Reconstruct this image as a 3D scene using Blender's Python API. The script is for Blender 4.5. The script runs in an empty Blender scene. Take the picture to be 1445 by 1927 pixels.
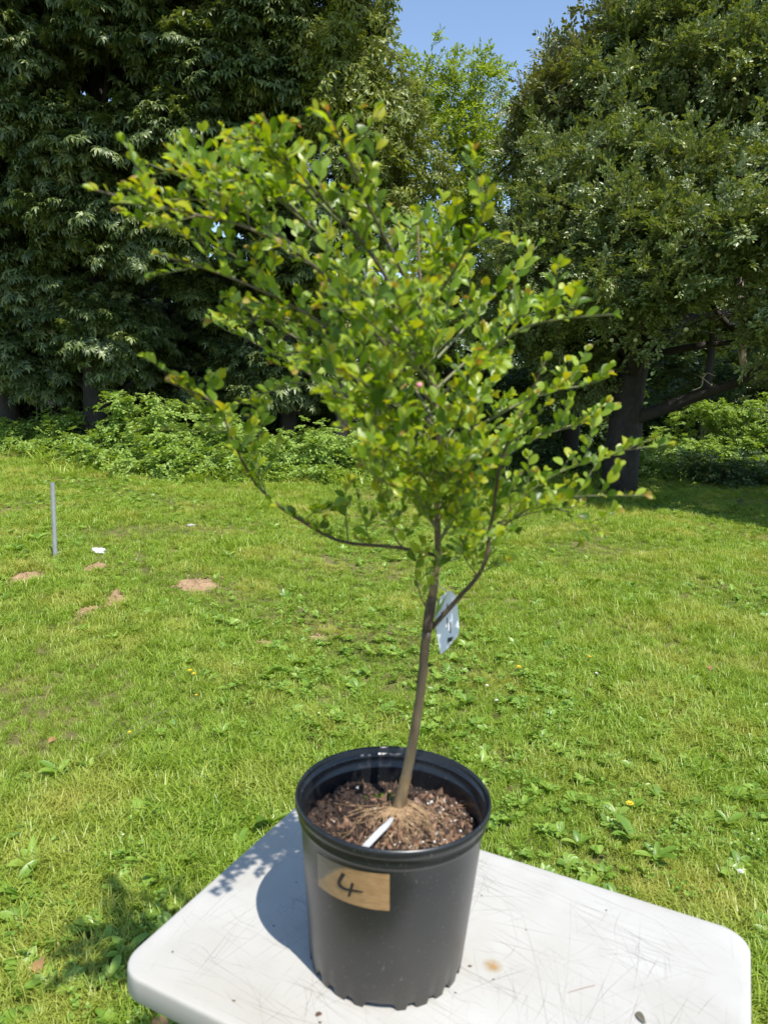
import bpy, math, random
import numpy as np
from mathutils import Vector, Matrix, Euler

PI = math.pi
rng = np.random.default_rng(7)
random.seed(7)
scene = bpy.context.scene
COL = scene.collection

# ------------------------------------------------------------------ camera
W, H, F = 1445.0, 1927.0, 1390.0
PITCH, ROLL, CAMZ = math.radians(9.27), math.radians(2.4), 1.74
fw = np.array([0, math.cos(PITCH), -math.sin(PITCH)])
_up = np.array([0, math.sin(PITCH), math.cos(PITCH)])
_rt = np.array([1.0, 0, 0])
rt = math.cos(ROLL) * _rt + math.sin(ROLL) * _up
up = math.cos(ROLL) * _up - math.sin(ROLL) * _rt
cam_data = bpy.data.cameras.new('camera')
cam = bpy.data.objects.new('camera', cam_data)
COL.objects.link(cam)
cam.matrix_world = Matrix(((rt[0], up[0], -fw[0], 0), (rt[1], up[1], -fw[1], 0), (rt[2], up[2], -fw[2], CAMZ), (0, 0, 0, 1)))
cam_data.sensor_fit = 'VERTICAL'
cam_data.sensor_height = 36.0
cam_data.lens = F / H * 36.0
cam_data.clip_start = 0.05
cam_data.clip_end = 2000
cam_data.dof.use_dof = True
cam_data.dof.focus_distance = 6.0
cam_data.dof.aperture_fstop = cam_data.lens / 4.6
scene.camera = cam

# ------------------------------------------------------------------ light
SUN_EL, SUN_AZ = math.radians(61.7), math.radians(147.8)      # azimuth clockwise from +Y
world = bpy.data.worlds.new("World")
scene.world = world
world.use_nodes = True
wn = world.node_tree.nodes
sky = wn.new('ShaderNodeTexSky')
sky.sky_type = 'NISHITA'
sky.sun_disc = False
sky.sun_elevation = SUN_EL
sky.sun_rotation = SUN_AZ
sky.air_density = 1.0
sky.dust_density = 0.15
sky.ozone_density = 0.8
world.node_tree.links.new(sky.outputs[0], wn['Background'].inputs[0])
wn['Background'].inputs[1].default_value = 0.15
sd = bpy.data.lights.new('sun', 'SUN')
sd.energy = 4.3
sd.angle = math.radians(0.53)
sd.color = (1.0, 0.95, 0.87)
sun = bpy.data.objects.new('sun', sd)
COL.objects.link(sun)
sun.location = (5, -8, 20)
tosun = Vector((math.sin(SUN_AZ) * math.cos(SUN_EL), math.cos(SUN_AZ) * math.cos(SUN_EL), math.sin(SUN_EL)))
sun.rotation_euler = tosun.to_track_quat('Z', 'Y').to_euler()
scene.view_settings.view_transform = 'Standard'
scene.view_settings.look = 'None'
scene.view_settings.exposure = 0.6
scene.view_settings.gamma = 1.0
scene.view_settings.use_curve_mapping = False
scene.render.engine = 'CYCLES'
scene.cycles.max_bounces = 8
scene.cycles.transmission_bounces = 4
scene.cycles.transparent_max_bounces = 8


def at(px, py, Y):
    """world point seen at photo pixel, at world depth Y"""
    d = fw + rt * (px - W / 2) / F - up * (py - H / 2) / F
    return d * (Y / d[1]) + np.array([0, 0, CAMZ])


def onz(px, py, z=0.0):
    d = fw + rt * (px - W / 2) / F - up * (py - H / 2) / F
    return d * ((z - CAMZ) / d[2]) + np.array([0, 0, CAMZ])


# ------------------------------------------------------------------ helpers
def tag(o, label=None, cat=None, group=None, kind=None):
    if label: o['label'] = label
    if cat: o['category'] = cat
    if group: o['group'] = group
    if kind: o['kind'] = kind
    return o


def empty(name, loc=(0, 0, 0), **k):
    o = bpy.data.objects.new(name, None)
    o.empty_display_size = 0.1
    o.location = loc
    COL.objects.link(o)
    return tag(o, **k)


def mesh(name, V, faces, mats=None, smooth=False, midx=None):
    me = bpy.data.meshes.new(name)
    me.from_pydata([tuple(map(float, v)) for v in V], [], [tuple(int(i) for i in f) for f in faces])
    for m in (mats if isinstance(mats, (list, tuple)) else [mats]):
        if m: me.materials.append(m)
    if midx is not None:
        me.polygons.foreach_set('material_index', np.asarray(midx, dtype=np.int32))
    if smooth:
        me.polygons.foreach_set('use_smooth', np.ones(len(me.polygons), dtype=bool))
    me.update()
    return me


def obj(name, me, parent=None, world=True, **k):
    """link mesh as object; mesh coords are world coords, made relative to the parent"""
    o = bpy.data.objects.new(name, me)
    COL.objects.link(o)
    if parent is not None:
        o.parent = parent
        if world:
            off = Vector((0, 0, 0)); p = parent
            while p is not None:
                off += p.location; p = p.parent
            o.location = -off
    return tag(o, **k)


def catmull(P, n=6):
    P = np.asarray(P, float)
    Q = np.vstack([2 * P[0] - P[1], P, 2 * P[-1] - P[-2]])
    out = []
    for i in range(1, len(Q) - 2):
        p0, p1, p2, p3 = Q[i - 1:i + 3]
        for j in range(n):
            t = j / n
            out.append(0.5 * (2 * p1 + (p2 - p0) * t + (2 * p0 - 5 * p1 + 4 * p2 - p3) * t * t + (-p0 + 3 * p1 - 3 * p2 + p3) * t ** 3))
    out.append(P[-1])
    return np.array(out)


def tube(P, R, n=8, base=0, wob=0.0, cap=True):
    """returns verts, faces for a tapered tube along P with radii R"""
    P = np.asarray(P, float)
    R = np.broadcast_to(np.asarray(R, float), (len(P),))
    T = np.gradient(P, axis=0)
    T /= np.linalg.norm(T, axis=1)[:, None] + 1e-12
    ref = np.array([0, 0, 1.0]) if abs(T[0][2]) < 0.9 else np.array([1.0, 0, 0])
    u = np.cross(T[0], ref); u /= np.linalg.norm(u)
    V = []
    for i in range(len(P)):
        u = u - T[i] * np.dot(u, T[i]); u /= np.linalg.norm(u) + 1e-12
        v = np.cross(T[i], u)
        for k in range(n):
            a = 2 * PI * k / n
            r = R[i] * (1 + (wob * (rng.random() - .5) * 2 if wob else 0))
            V.append(P[i] + r * (math.cos(a) * u + math.sin(a) * v))
    Fc = []
    for i in range(len(P) - 1):
        for k in range(n):
            a = base + i * n + k; b = base + i * n + (k + 1) % n
            Fc.append((a, b, b + n, a + n))
    if cap:
        Fc.append(tuple(base + k for k in range(n))[::-1])
        Fc.append(tuple(base + (len(P) - 1) * n + k for k in range(n)))
    return V, Fc


class MB:
    def __init__(s): s.V = []; s.F = []; s.M = []
    def add(s, V, Fc, mi=0):
        b = len(s.V)
        s.V.extend(V); s.F.extend([tuple(i + b for i in f) for f in Fc]); s.M.extend([mi] * len(Fc))
    def tube(s, P, R, n=8, mi=0, wob=0.0, cap=True):
        V, Fc = tube(P, R, n, 0, wob, cap); s.add(V, Fc, mi)
    def mesh(s, name, mats, smooth=False): return mesh(name, s.V, s.F, mats, smooth, s.M)


def basis(dirv, upv):
    d = dirv / (np.linalg.norm(dirv) + 1e-9)
    n = upv - d * np.dot(d, upv)
    if np.linalg.norm(n) < 1e-4: n = np.cross(d, [1, .3, .2])
    n /= np.linalg.norm(n)
    return np.array([d, np.cross(n, d), n]).T      # columns: x along leaf, y side, z normal


def nrm(v): return v / (np.linalg.norm(v) + 1e-9)


# ------------------------------------------------------------------ materials
def newmat(name):
    m = bpy.data.materials.new(name); m.use_nodes = True
    m.node_tree.nodes.clear()
    return m, m.node_tree.nodes, m.node_tree.links


def ramp(N, stops, interp='LINEAR'):
    r = N.new('ShaderNodeValToRGB'); e = r.color_ramp.elements
    r.color_ramp.interpolation = interp
    while len(e) < len(stops): e.new(0.5)
    for i, (p, c) in enumerate(stops):
        e[i].position = p; e[i].color = (*c, 1)
    return r


def noise(N, L, scale, detail=3, coord=None, rough=0.55):
    n = N.new('ShaderNodeTexNoise'); n.inputs['Scale'].default_value = scale; n.inputs['Detail'].default_value = detail
    n.inputs['Roughness'].default_value = rough
    if coord is not None: L.new(coord, n.inputs['Vector'])
    return n


def mixc(N, L, a, b, f, mode='MIX'):
    m = N.new('ShaderNodeMix'); m.data_type = 'RGBA'; m.blend_type = mode
    for s, v in ((6, a), (7, b), (0, f)):
        if hasattr(v, 'is_output') or isinstance(v, bpy.types.NodeSocket): L.new(v, m.inputs[s])
        elif isinstance(v, (int, float)): m.inputs[s].default_value = v
        else: m.inputs[s].default_value = (*v, 1)
    return m.outputs[2]


def leafmat(name, stops, trans=0.35, rough=0.42, tcol=None, spec=0.5, patch=None, pscale=0.5):
    """leaf surface: diffuse + gloss + light passing through; colour varies from leaf to leaf"""
    m, N, L = newmat(name)
    out = N.new('ShaderNodeOutputMaterial')
    oi = N.new('ShaderNodeObjectInfo')
    geo = N.new('ShaderNodeNewGeometry')
    at_ = N.new('ShaderNodeAttribute'); at_.attribute_name = 'tint'
    wn_ = N.new('ShaderNodeTexWhiteNoise'); wn_.noise_dimensions = '2D'
    cb = N.new('ShaderNodeCombineXYZ')
    L.new(oi.outputs['Random'], cb.inputs[0]); L.new(at_.outputs['Fac'], cb.inputs[1])
    L.new(cb.outputs[0], wn_.inputs['Vector'])
    r = ramp(N, stops)
    L.new(wn_.outputs['Value'], r.inputs[0])
    col = r.outputs[0]
    if patch:
        nz = noise(N, L, pscale, 3, geo.outputs['Position'])
        pr = ramp(N, [(0.48, (0, 0, 0)), (0.70, (1, 1, 1))])
        L.new(nz.outputs['Fac'], pr.inputs[0])
        col = mixc(N, L, col, patch, pr.outputs[0])
    b = N.new('ShaderNodeBsdfPrincipled')
    L.new(col, b.inputs['Base Color']); b.inputs['Roughness'].default_value = rough
    b.inputs['Specular IOR Level'].default_value = spec
    tr = N.new('ShaderNodeBsdfTranslucent')
    tc = mixc(N, L, col, tcol or (1.6, 1.5, 0.35), 1.0, 'MULTIPLY')
    L.new(tc, tr.inputs[0])
    mx = N.new('ShaderNodeMixShader'); mx.inputs[0].default_value = trans
    L.new(b.outputs[0], mx.inputs[1]); L.new(tr.outputs[0], mx.inputs[2]); L.new(mx.outputs[0], out.inputs[0])
    return m


def solid(name, stops, scale=8.0, rough=0.6, bump=0.0, bscale=None, spec=0.5, metal=0.0, coord='Object', stretch=None, detail=5):
    m, N, L = newmat(name)
    out = N.new('ShaderNodeOutputMaterial'); tc = N.new('ShaderNodeTexCoord')
    cs = tc.outputs[coord]
    if stretch:
        mp = N.new('ShaderNodeMapping'); mp.inputs['Scale'].default_value = stretch
        L.new(cs, mp.inputs[0]); cs = mp.outputs[0]
    nz = noise(N, L, scale, detail, cs, 0.65)
    r = ramp(N, stops); L.new(nz.outputs['Fac'], r.inputs[0])
    b = N.new('ShaderNodeBsdfPrincipled')
    L.new(r.outputs[0], b.inputs['Base Color'])
    b.inputs['Roughness'].default_value = rough; b.inputs['Metallic'].default_value = metal
    b.inputs['Specular IOR Level'].default_value = spec
    if bump:
        n2 = noise(N, L, bscale or scale * 3, 4, cs)
        bp = N.new('ShaderNodeBump'); bp.inputs['Strength'].default_value = 0.6; bp.inputs['Distance'].default_value = bump
        L.new(n2.outputs['Fac'], bp.inputs['Height']); L.new(bp.outputs[0], b.inputs['Normal'])
    L.new(b.outputs[0], out.inputs[0])
    return m


M = {}
M['maple'] = leafmat('maple_leaf', [(0, (.032, .062, .014)), (.5, (.090, .135, .034)), (1, (.30, .36, .14))], .25, .45, spec=.6)
M['cherry'] = leafmat('cherry_leaf', [(0, (.11, .16, .024)), (.5, (.19, .24, .036)), (1, (.29, .32, .07))], .35, .4)
M['alder'] = leafmat('alder_leaf', [(0, (.15, .24, .025)), (.5, (.26, .36, .04)), (1, (.36, .45, .08))], .42, .42)
M['apple'] = leafmat('apple_leaf', [(0, (.07, .115, .024)), (.5, (.15, .205, .05)), (1, (.29, .33, .14))], .25, .36)
M['plum'] = leafmat('plum_leaf', [(0, (.08, .10, .032)), (.5, (.15, .175, .055)), (1, (.25, .26, .10))], .22, .4)
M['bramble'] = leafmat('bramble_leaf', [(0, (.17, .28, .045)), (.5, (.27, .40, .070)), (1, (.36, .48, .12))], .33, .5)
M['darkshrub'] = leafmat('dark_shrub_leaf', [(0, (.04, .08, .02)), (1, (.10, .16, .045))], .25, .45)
M['farleaf'] = leafmat('far_leaf', [(0, (.04, .07, .02)), (1, (.10, .15, .04))], .25, .5)
M['grass'] = leafmat('grass_blade', [(0, (.12, .20, .018)), (.4, (.22, .34, .030)), (.85, (.33, .46, .045)), (1, (.50, .50, .13))], .35, .42, patch=(.40, .42, .085), pscale=1.3)
M['weed'] = leafmat('weed_leaf', [(0, (.10, .20, .025)), (.5, (.19, .32, .038)), (1, (.30, .42, .07))], .3, .38)
M['hero'] = leafmat('myrtle_leaf', [(0, (.05, .11, .010)), (.45, (.16, .275, .020)), (1, (.38, .50, .07))], .48, .36, spec=.45, tcol=(1.7, 1.5, .22))
M['hero_young'] = leafmat('myrtle_leaf_young', [(0, (.28, .40, .02)), (.6, (.38, .46, .025)), (1, (.42, .40, .03))], .45, .35, tcol=(1.5, 1.25, .25))
M['hero_red'] = leafmat('myrtle_leaf_red_tip', [(0, (.34, .30, .04)), (1, (.36, .22, .08))], .4, .4, tcol=(1.4, .9, .4))
M['yellow'] = solid('yellow_petal', [(0, (.75, .5, .02)), (1, (.85, .6, .03))], rough=.5)
M['white_petal'] = solid('clover_petal', [(0, (.6, .58, .5)), (1, (.8, .78, .72))], rough=.6)
M['deadleaf'] = leafmat('dead_leaf', [(0, (.28, .13, .05)), (1, (.42, .24, .11))], .2, .6, tcol=(1.2, 1, .7))
M['bark'] = solid('maple_bark', [(.3, (.012, .010, .007)), (.7, (.045, .038, .029))], 6, .85, .02, 14, stretch=(1, 1, .25))
M['bark_apple'] = solid('apple_bark', [(.3, (.014, .011, .009)), (.7, (.042, .034, .026))], 8, .85, .02, 20)
M['peeled'] = solid('peeled_wood', [(.38, (.07, .05, .04)), (.52, (.50, .42, .35))], 4, .8, .02, 14, stretch=(1, 1, .3))
M['stem'] = solid('young_bark', [(.3, (.06, .042, .022)), (.5, (.15, .105, .05)), (.7, (.32, .22, .11))], 22, .6, .0008, 200, coord='Object', stretch=(1, 1, .35))
M['stem_mid_shade'] = solid('olive_bark_shaded', [(.3, (.035, .026, .015)), (.5, (.085, .064, .034)), (.72, (.20, .155, .09))], 16, .6, .0008, 200, coord='Object', stretch=(1, 1, .3))  # olive bark darkened for the crown's shade on the middle stem
M['stem_dark'] = solid('graft_bark', [(.35, (.05, .032, .02)), (.7, (.14, .095, .055))], 60, .7, .001, 200)
M['twig'] = solid('green_twig', [(.3, (.10, .12, .045)), (.7, (.20, .19, .09))], 30, .5)
M['twig_brown'] = solid('brown_twig', [(.3, (.07, .055, .035)), (.7, (.16, .13, .08))], 30, .6)
M['soilm'] = solid('soil_mound', [(.3, (.24, .15, .078)), (.7, (.42, .285, .16))], 25, .95, .004, 120)
M['stone'] = solid('pale_stone', [(.3, (.42, .38, .30)), (.7, (.62, .58, .50))], 30, .85, .003, 80)
M['litter'] = solid('pale_litter', [(.3, (.5, .5, .46)), (.7, (.7, .7, .66))], 30, .5)
M['steel'] = solid('galvanised_steel', [(.3, (.26, .27, .28)), (.7, (.40, .41, .42))], 30, .45, metal=.15, stretch=(1, 1, .3))
M['black'] = solid('black_ink_and_shade', [(0, (.008, .008, .009)), (1, (.02, .02, .02))], rough=.5)
M['perlite'] = solid('perlite', [(.3, (.55, .52, .47)), (.7, (.8, .78, .74))], 80, .8)
M['bark_chip'] = solid('bark_chip', [(.3, (.07, .036, .021)), (.7, (.34, .20, .125))], 90, .85)
M['root'] = solid('fine_root', [(.3, (.18, .11, .05)), (.7, (.42, .28, .15))], 60, .75)
M['strip'] = solid('white_plastic', [(0, (.44, .45, .45)), (1, (.54, .55, .55))], 20, .4)
M['strapmat'] = solid('grey_metal', [(0, (.25, .25, .26)), (1, (.35, .35, .36))], 20, .4, metal=.6)


def m_soil():
    m, N, L = newmat('potting_soil')
    out = N.new('ShaderNodeOutputMaterial'); tc = N.new('ShaderNodeTexCoord')
    n1 = noise(N, L, 55, 6, tc.outputs['Object'], .7)
    n2 = noise(N, L, 9, 3, tc.outputs['Object'])
    r = ramp(N, [(.35, (.012, .007, .005)), (.55, (.045, .024, .015)), (.75, (.16, .09, .055))])
    L.new(n1.outputs['Fac'], r.inputs[0])
    b = N.new('ShaderNodeBsdfPrincipled'); L.new(r.outputs[0], b.inputs['Base Color'])
    b.inputs['Roughness'].default_value = .8
    bp = N.new('ShaderNodeBump'); bp.inputs['Distance'].default_value = .004; bp.inputs['Strength'].default_value = 1
    L.new(n1.outputs['Fac'], bp.inputs['Height']); L.new(bp.outputs[0], b.inputs['Normal'])
    L.new(b.outputs[0], out.inputs[0]); return m
M['soil'] = m_soil()


def m_pot():
    m, N, L = newmat('black_nursery_plastic')
    out = N.new('ShaderNodeOutputMaterial'); tc = N.new('ShaderNodeTexCoord')
    o = tc.outputs['Object']
    sx = N.new('ShaderNodeSeparateXYZ'); L.new(o, sx.inputs[0])
    hz = N.new('ShaderNodeMapRange'); hz.inputs[1].default_value = .26; hz.inputs[2].default_value = 0.0
    L.new(sx.outputs[2], hz.inputs[0])
    n1 = noise(N, L, 12, 5, o); n2 = noise(N, L, 260, 3, o)
    mm = N.new('ShaderNodeMath'); mm.operation = 'MULTIPLY'; L.new(hz.outputs[0], mm.inputs[0]); L.new(n1.outputs['Fac'], mm.inputs[1])
    c1 = mixc(N, L, (.009, .0105, .013), (.058, .050, .038), mm.outputs[0])
    sp = ramp(N, [(.66, (0, 0, 0)), (.74, (1, 1, 1))]); L.new(n2.outputs['Fac'], sp.inputs[0])
    # scattered dust specks and light scuffs
    mp = N.new('ShaderNodeMapping'); mp.inputs['Scale'].default_value = (1, 1, .35); L.new(o, mp.inputs[0])
    n3 = noise(N, L, 90, 2, mp.outputs[0]); s3 = ramp(N, [(.70, (0, 0, 0)), (.75, (.5, .5, .5))]); L.new(n3.outputs['Fac'], s3.inputs[0])
    c2 = mixc(N, L, c1, (.17, .15, .12), sp.outputs[0])
    c3 = mixc(N, L, c2, (.13, .13, .13), s3.outputs[0])
    b = N.new('ShaderNodeBsdfPrincipled'); L.new(c3, b.inputs['Base Color'])
    rr = N.new('ShaderNodeMapRange'); rr.inputs[3].default_value = .27; rr.inputs[4].default_value = .42
    L.new(n1.outputs['Fac'], rr.inputs[0]); L.new(rr.outputs[0], b.inputs['Roughness'])
    b.inputs['Specular IOR Level'].default_value = .6; b.inputs['Coat Weight'].default_value = .12; b.inputs['Coat Roughness'].default_value = .22
    bp = N.new('ShaderNodeBump'); bp.inputs['Distance'].default_value = .0006; bp.inputs['Strength'].default_value = .5
    n4 = noise(N, L, 18, 2, o); L.new(n4.outputs['Fac'], bp.inputs['Height']); L.new(bp.outputs[0], b.inputs['Normal'])
    L.new(b.outputs[0], out.inputs[0]); return m
M['pot'] = m_pot()


def m_table():
    m, N, L = newmat('worn_white_plastic')
    out = N.new('ShaderNodeOutputMaterial'); tc = N.new('ShaderNodeTexCoord')
    o = tc.outputs['Object']
    n1 = noise(N, L, 5, 5, o); n2 = noise(N, L, 160, 3, o); n3 = noise(N, L, 1.6, 4, o)
    r = ramp(N, [(.35, (.42, .405, .365)), (.6, (.475, .465, .435))]); L.new(n1.outputs['Fac'], r.inputs[0])
    st = ramp(N, [(.60, (0, 0, 0)), (.80, (.45, .45, .45))]); L.new(n3.outputs['Fac'], st.inputs[0])
    c = mixc(N, L, r.outputs[0], (.36, .315, .235), st.outputs[0])
    sp = ramp(N, [(.64, (0, 0, 0)), (.76, (.6, .6, .6))]); L.new(n2.outputs['Fac'], sp.inputs[0])
    c = mixc(N, L, c, (.36, .33, .29), sp.outputs[0])
    b = N.new('ShaderNodeBsdfPrincipled'); L.new(c, b.inputs['Base Color'])
    b.inputs['Roughness'].default_value = .48; b.inputs['Specular IOR Level'].default_value = .35
    n5 = noise(N, L, 450, 2, o)
    bp = N.new('ShaderNodeBump'); bp.inputs['Distance'].default_value = .0004; bp.inputs['Strength'].default_value = .35
    L.new(n5.outputs['Fac'], bp.inputs['Height']); L.new(bp.outputs[0], b.inputs['Normal'])
    L.new(b.outputs[0], out.inputs[0]); return m
M['table'] = m_table()


def m_fade(name, col, alpha, nscale=20):
    m, N, L = newmat(name)
    out = N.new('ShaderNodeOutputMaterial'); tc = N.new('ShaderNodeTexCoord')
    nz = noise(N, L, nscale, 3, tc.outputs['Object'])
    r = ramp(N, [(.38, (0, 0, 0)), (.62, (alpha,) * 3)]); L.new(nz.outputs['Fac'], r.inputs[0])
    b = N.new('ShaderNodeBsdfPrincipled'); b.inputs['Base Color'].default_value = (*col, 1); b.inputs['Roughness'].default_value = .6
    L.new(r.outputs[0], b.inputs['Alpha']); L.new(b.outputs[0], out.inputs[0]); return m
M['scratch'] = m_fade('scratch_dirt', (.26, .235, .21), .42, 9)
M['scratch_red'] = m_fade('scratch_dirt_red', (.38, .27, .22), .5, 10)


def m_stain():
    m, N, L = newmat('ochre_stain')
    out = N.new('ShaderNodeOutputMaterial'); tc = N.new('ShaderNodeTexCoord')
    nz = noise(N, L, 60, 4, tc.outputs['Object'])
    g = N.new('ShaderNodeVectorMath'); g.operation = 'LENGTH'; L.new(tc.outputs['Object'], g.inputs[0])
    mr = N.new('ShaderNodeMapRange'); mr.inputs[1].default_value = 0; mr.inputs[2].default_value = .022; mr.inputs[3].default_value = 1; mr.inputs[4].default_value = 0
    L.new(g.outputs['Value'], mr.inputs[0])
    mu = N.new('ShaderNodeMath'); mu.operation = 'MULTIPLY'; L.new(mr.outputs[0], mu.inputs[0]); L.new(nz.outputs['Fac'], mu.inputs[1])
    r = ramp(N, [(0.05, (0, 0, 0)), (.5, (.8, .8, .8))]); L.new(mu.outputs[0], r.inputs[0])
    c = ramp(N, [(0, (.62, .52, .30)), (.45, (.42, .24, .08))]); L.new(mu.outputs[0], c.inputs[0])
    b = N.new('ShaderNodeBsdfPrincipled'); L.new(c.outputs[0], b.inputs['Base Color']); b.inputs['Roughness'].default_value = .6
    L.new(r.outputs[0], b.inputs['Alpha']); L.new(b.outputs[0], out.inputs[0]); return m
M['stain'] = m_stain()


def m_tape():
    m, N, L = newmat('brown_packing_tape')
    out = N.new('ShaderNodeOutputMaterial'); uv = N.new('ShaderNodeUVMap')
    sx = N.new('ShaderNodeSeparateXYZ'); L.new(uv.outputs[0], sx.inputs[0])
    nz = noise(N, L, 7, 4, uv.outputs[0])
    mp = N.new('ShaderNodeMapping'); mp.inputs['Scale'].default_value = (2, 9, 1); mp.inputs['Rotation'].default_value = (0, 0, .35); L.new(uv.outputs[0], mp.inputs[0])
    cr = noise(N, L, 2.2, 2, mp.outputs[0])
    c = ramp(N, [(.3, (.30, .175, .075)), (.7, (.40, .245, .115))]); L.new(nz.outputs['Fac'], c.inputs[0])
    # upper left corner of the tape is clear film over the black pot
    a = N.new('ShaderNodeMath'); a.operation = 'MULTIPLY_ADD'; a.inputs[1].default_value = -.55; L.new(sx.outputs[1], a.inputs[0]); L.new(sx.outputs[0], a.inputs[2])
    a2 = N.new('ShaderNodeMath'); a2.operation = 'MULTIPLY_ADD'; a2.inputs[1].default_value = .25; L.new(nz.outputs['Fac'], a2.inputs[0]); L.new(a.outputs[0], a2.inputs[2])
    cl = ramp(N, [(.02, (0, 0, 0)), (.05, (1, 1, 1))]); L.new(a2.outputs[0], cl.inputs[0])
    cc = mixc(N, L, (.20, .155, .11), c.outputs[0], cl.outputs[0])
    b = N.new('ShaderNodeBsdfPrincipled'); L.new(cc, b.inputs['Base Color']); b.inputs['Roughness'].default_value = .32
    bp = N.new('ShaderNodeBump'); bp.inputs['Distance'].default_value = .0012; bp.inputs['Strength'].default_value = .7
    L.new(cr.outputs['Fac'], bp.inputs['Height']); L.new(bp.outputs[0], b.inputs['Normal'])
    L.new(b.outputs[0], out.inputs[0]); return m
M['tape'] = m_tape()


def m_ground():
    m, N, L = newmat('turf_soil')
    out = N.new('ShaderNodeOutputMaterial'); geo = N.new('ShaderNodeNewGeometry'); P = geo.outputs['Position']
    n1 = noise(N, L, 40, 6, P, .7); n2 = noise(N, L, .9, 3, P)
    r = ramp(N, [(.3, (.05, .065, .014)), (.55, (.11, .14, .028)), (.75, (.26, .23, .08))]); L.new(n1.outputs['Fac'], r.inputs[0])
    r2 = ramp(N, [(.42, (0, 0, 0)), (.62, (1, 1, 1))]); L.new(n2.outputs['Fac'], r2.inputs[0])
    c = mixc(N, L, r.outputs[0], (.20, .17, .075), r2.outputs[0])
    b = N.new('ShaderNodeBsdfPrincipled'); L.new(c, b.inputs['Base Color']); b.inputs['Roughness'].default_value = .95
    b.inputs['Specular IOR Level'].default_value = .1
    bp = N.new('ShaderNodeBump'); bp.inputs['Distance'].default_value = .03; bp.inputs['Strength'].default_value = .8
    L.new(n1.outputs['Fac'], bp.inputs['Height']); L.new(bp.outputs[0], b.inputs['Normal'])
    L.new(b.outputs[0], out.inputs[0]); return m
M['ground'] = m_ground()


# ------------------------------------------------------------------ scatter (real instanced geometry, used only for leaves, turf and crumbs)
SRC = bpy.data.collections.new('foliage_sources')


def source_set(name, meshes):
    c = bpy.data.collections.new(name)
    for i, me in enumerate(meshes):
        c.objects.link(bpy.data.objects.new('%s_%02d' % (name, i), me))
    return c, len(meshes)


def scatter(name, src, P, R, S, parent=None, rngx=None, **k):
    col, nv = src
    P = np.asarray(P, float); n = len(P)
    off = np.zeros(3)
    if parent is not None:
        p = parent
        while p is not None:
            off += np.array(p.location); p = p.parent
    me = bpy.data.meshes.new(name)
    me.vertices.add(n)
    me.vertices.foreach_set('co', (P - off).astype(np.float32).ravel())
    a = me.attributes.new('rot', 'FLOAT_VECTOR', 'POINT'); a.data.foreach_set('vector', np.asarray(R, np.float32).ravel())
    a = me.attributes.new('scl', 'FLOAT', 'POINT'); a.data.foreach_set('value', np.asarray(S, np.float32).ravel())
    a = me.attributes.new('idx', 'INT', 'POINT'); a.data.foreach_set('value', rng.integers(0, nv, n).astype(np.int32))
    o = bpy.data.objects.new(name, me); COL.objects.link(o)
    if parent is not None: o.parent = parent
    ng = bpy.data.node_groups.new(name + '_nodes', 'GeometryNodeTree')
    ng.interface.new_socket('Geometry', in_out='INPUT', socket_type='NodeSocketGeometry')
    ng.interface.new_socket('Geometry', in_out='OUTPUT', socket_type='NodeSocketGeometry')
    N, L = ng.nodes, ng.links
    gi, go = N.new('NodeGroupInput'), N.new('NodeGroupOutput')
    ci = N.new('GeometryNodeCollectionInfo'); ci.inputs['Collection'].default_value = col
    ci.inputs['Separate Children'].default_value = True; ci.inputs['Reset Children'].default_value = True
    ip = N.new('GeometryNodeInstanceOnPoints'); ip.inputs['Pick Instance'].default_value = True
    def attr(nm, t):
        q = N.new('GeometryNodeInputNamedAttribute'); q.data_type = t; q.inputs['Name'].default_value = nm
        return [s for s in q.outputs if s.enabled and s.name == 'Attribute'][0]
    e2r = N.new('FunctionNodeEulerToRotation')
    L.new(attr('rot', 'FLOAT_VECTOR'), e2r.inputs[0]); L.new(e2r.outputs[0], ip.inputs['Rotation'])
    L.new(attr('scl', 'FLOAT'), ip.inputs['Scale']); L.new(attr('idx', 'INT'), ip.inputs['Instance Index'])
    L.new(gi.outputs[0], ip.inputs['Points']); L.new(ci.outputs[0], ip.inputs['Instance']); L.new(ip.outputs[0], go.inputs[0])
    md = o.modifiers.new('scatter', 'NODES'); md.node_group = ng
    return tag(o, **k)


def merged(name, tmpl, mats, X, tint=None):
    """many copies of template (V,F) with 4x4-like (B 3x3, origin) transforms joined into one mesh"""
    V, Fc = tmpl; V = np.asarray(V, float); nv = len(V)
    allV = []; allF = []; tin = []
    for i, (B, o) in enumerate(X):
        allV.append(V @ B.T + o); b = i * nv
        allF.extend([tuple(j + b for j in f) for f in Fc])
        tin += [rng.random()] * nv
    me = mesh(name, np.vstack(allV), allF, mats, True)
    a = me.attributes.new('tint', 'FLOAT', 'POINT'); a.data.foreach_set('value', np.asarray(tin, np.float32))
    return me


def add_tint(me, arr):
    a = me.attributes.new('tint', 'FLOAT', 'POINT'); a.data.foreach_set('value', np.asarray(arr, np.float32))


# leaf outlines: x along the leaf, y across, z up
def leaf_simple(w=.5, fold=.10, droop=.10):
    V = [(0, 0, 0), (.30, w * .42, fold * .8), (.30, -w * .42, fold * .8), (.45, 0, -.01), (.68, w * .36, fold * .6 - droop * .4), (.68, -w * .36, fold * .6 - droop * .4), (1, 0, -droop)]
    Fc = [(0, 3, 1), (0, 2, 3), (3, 4, 1), (3, 2, 5), (3, 6, 4), (3, 5, 6)]
    return V, Fc


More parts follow.
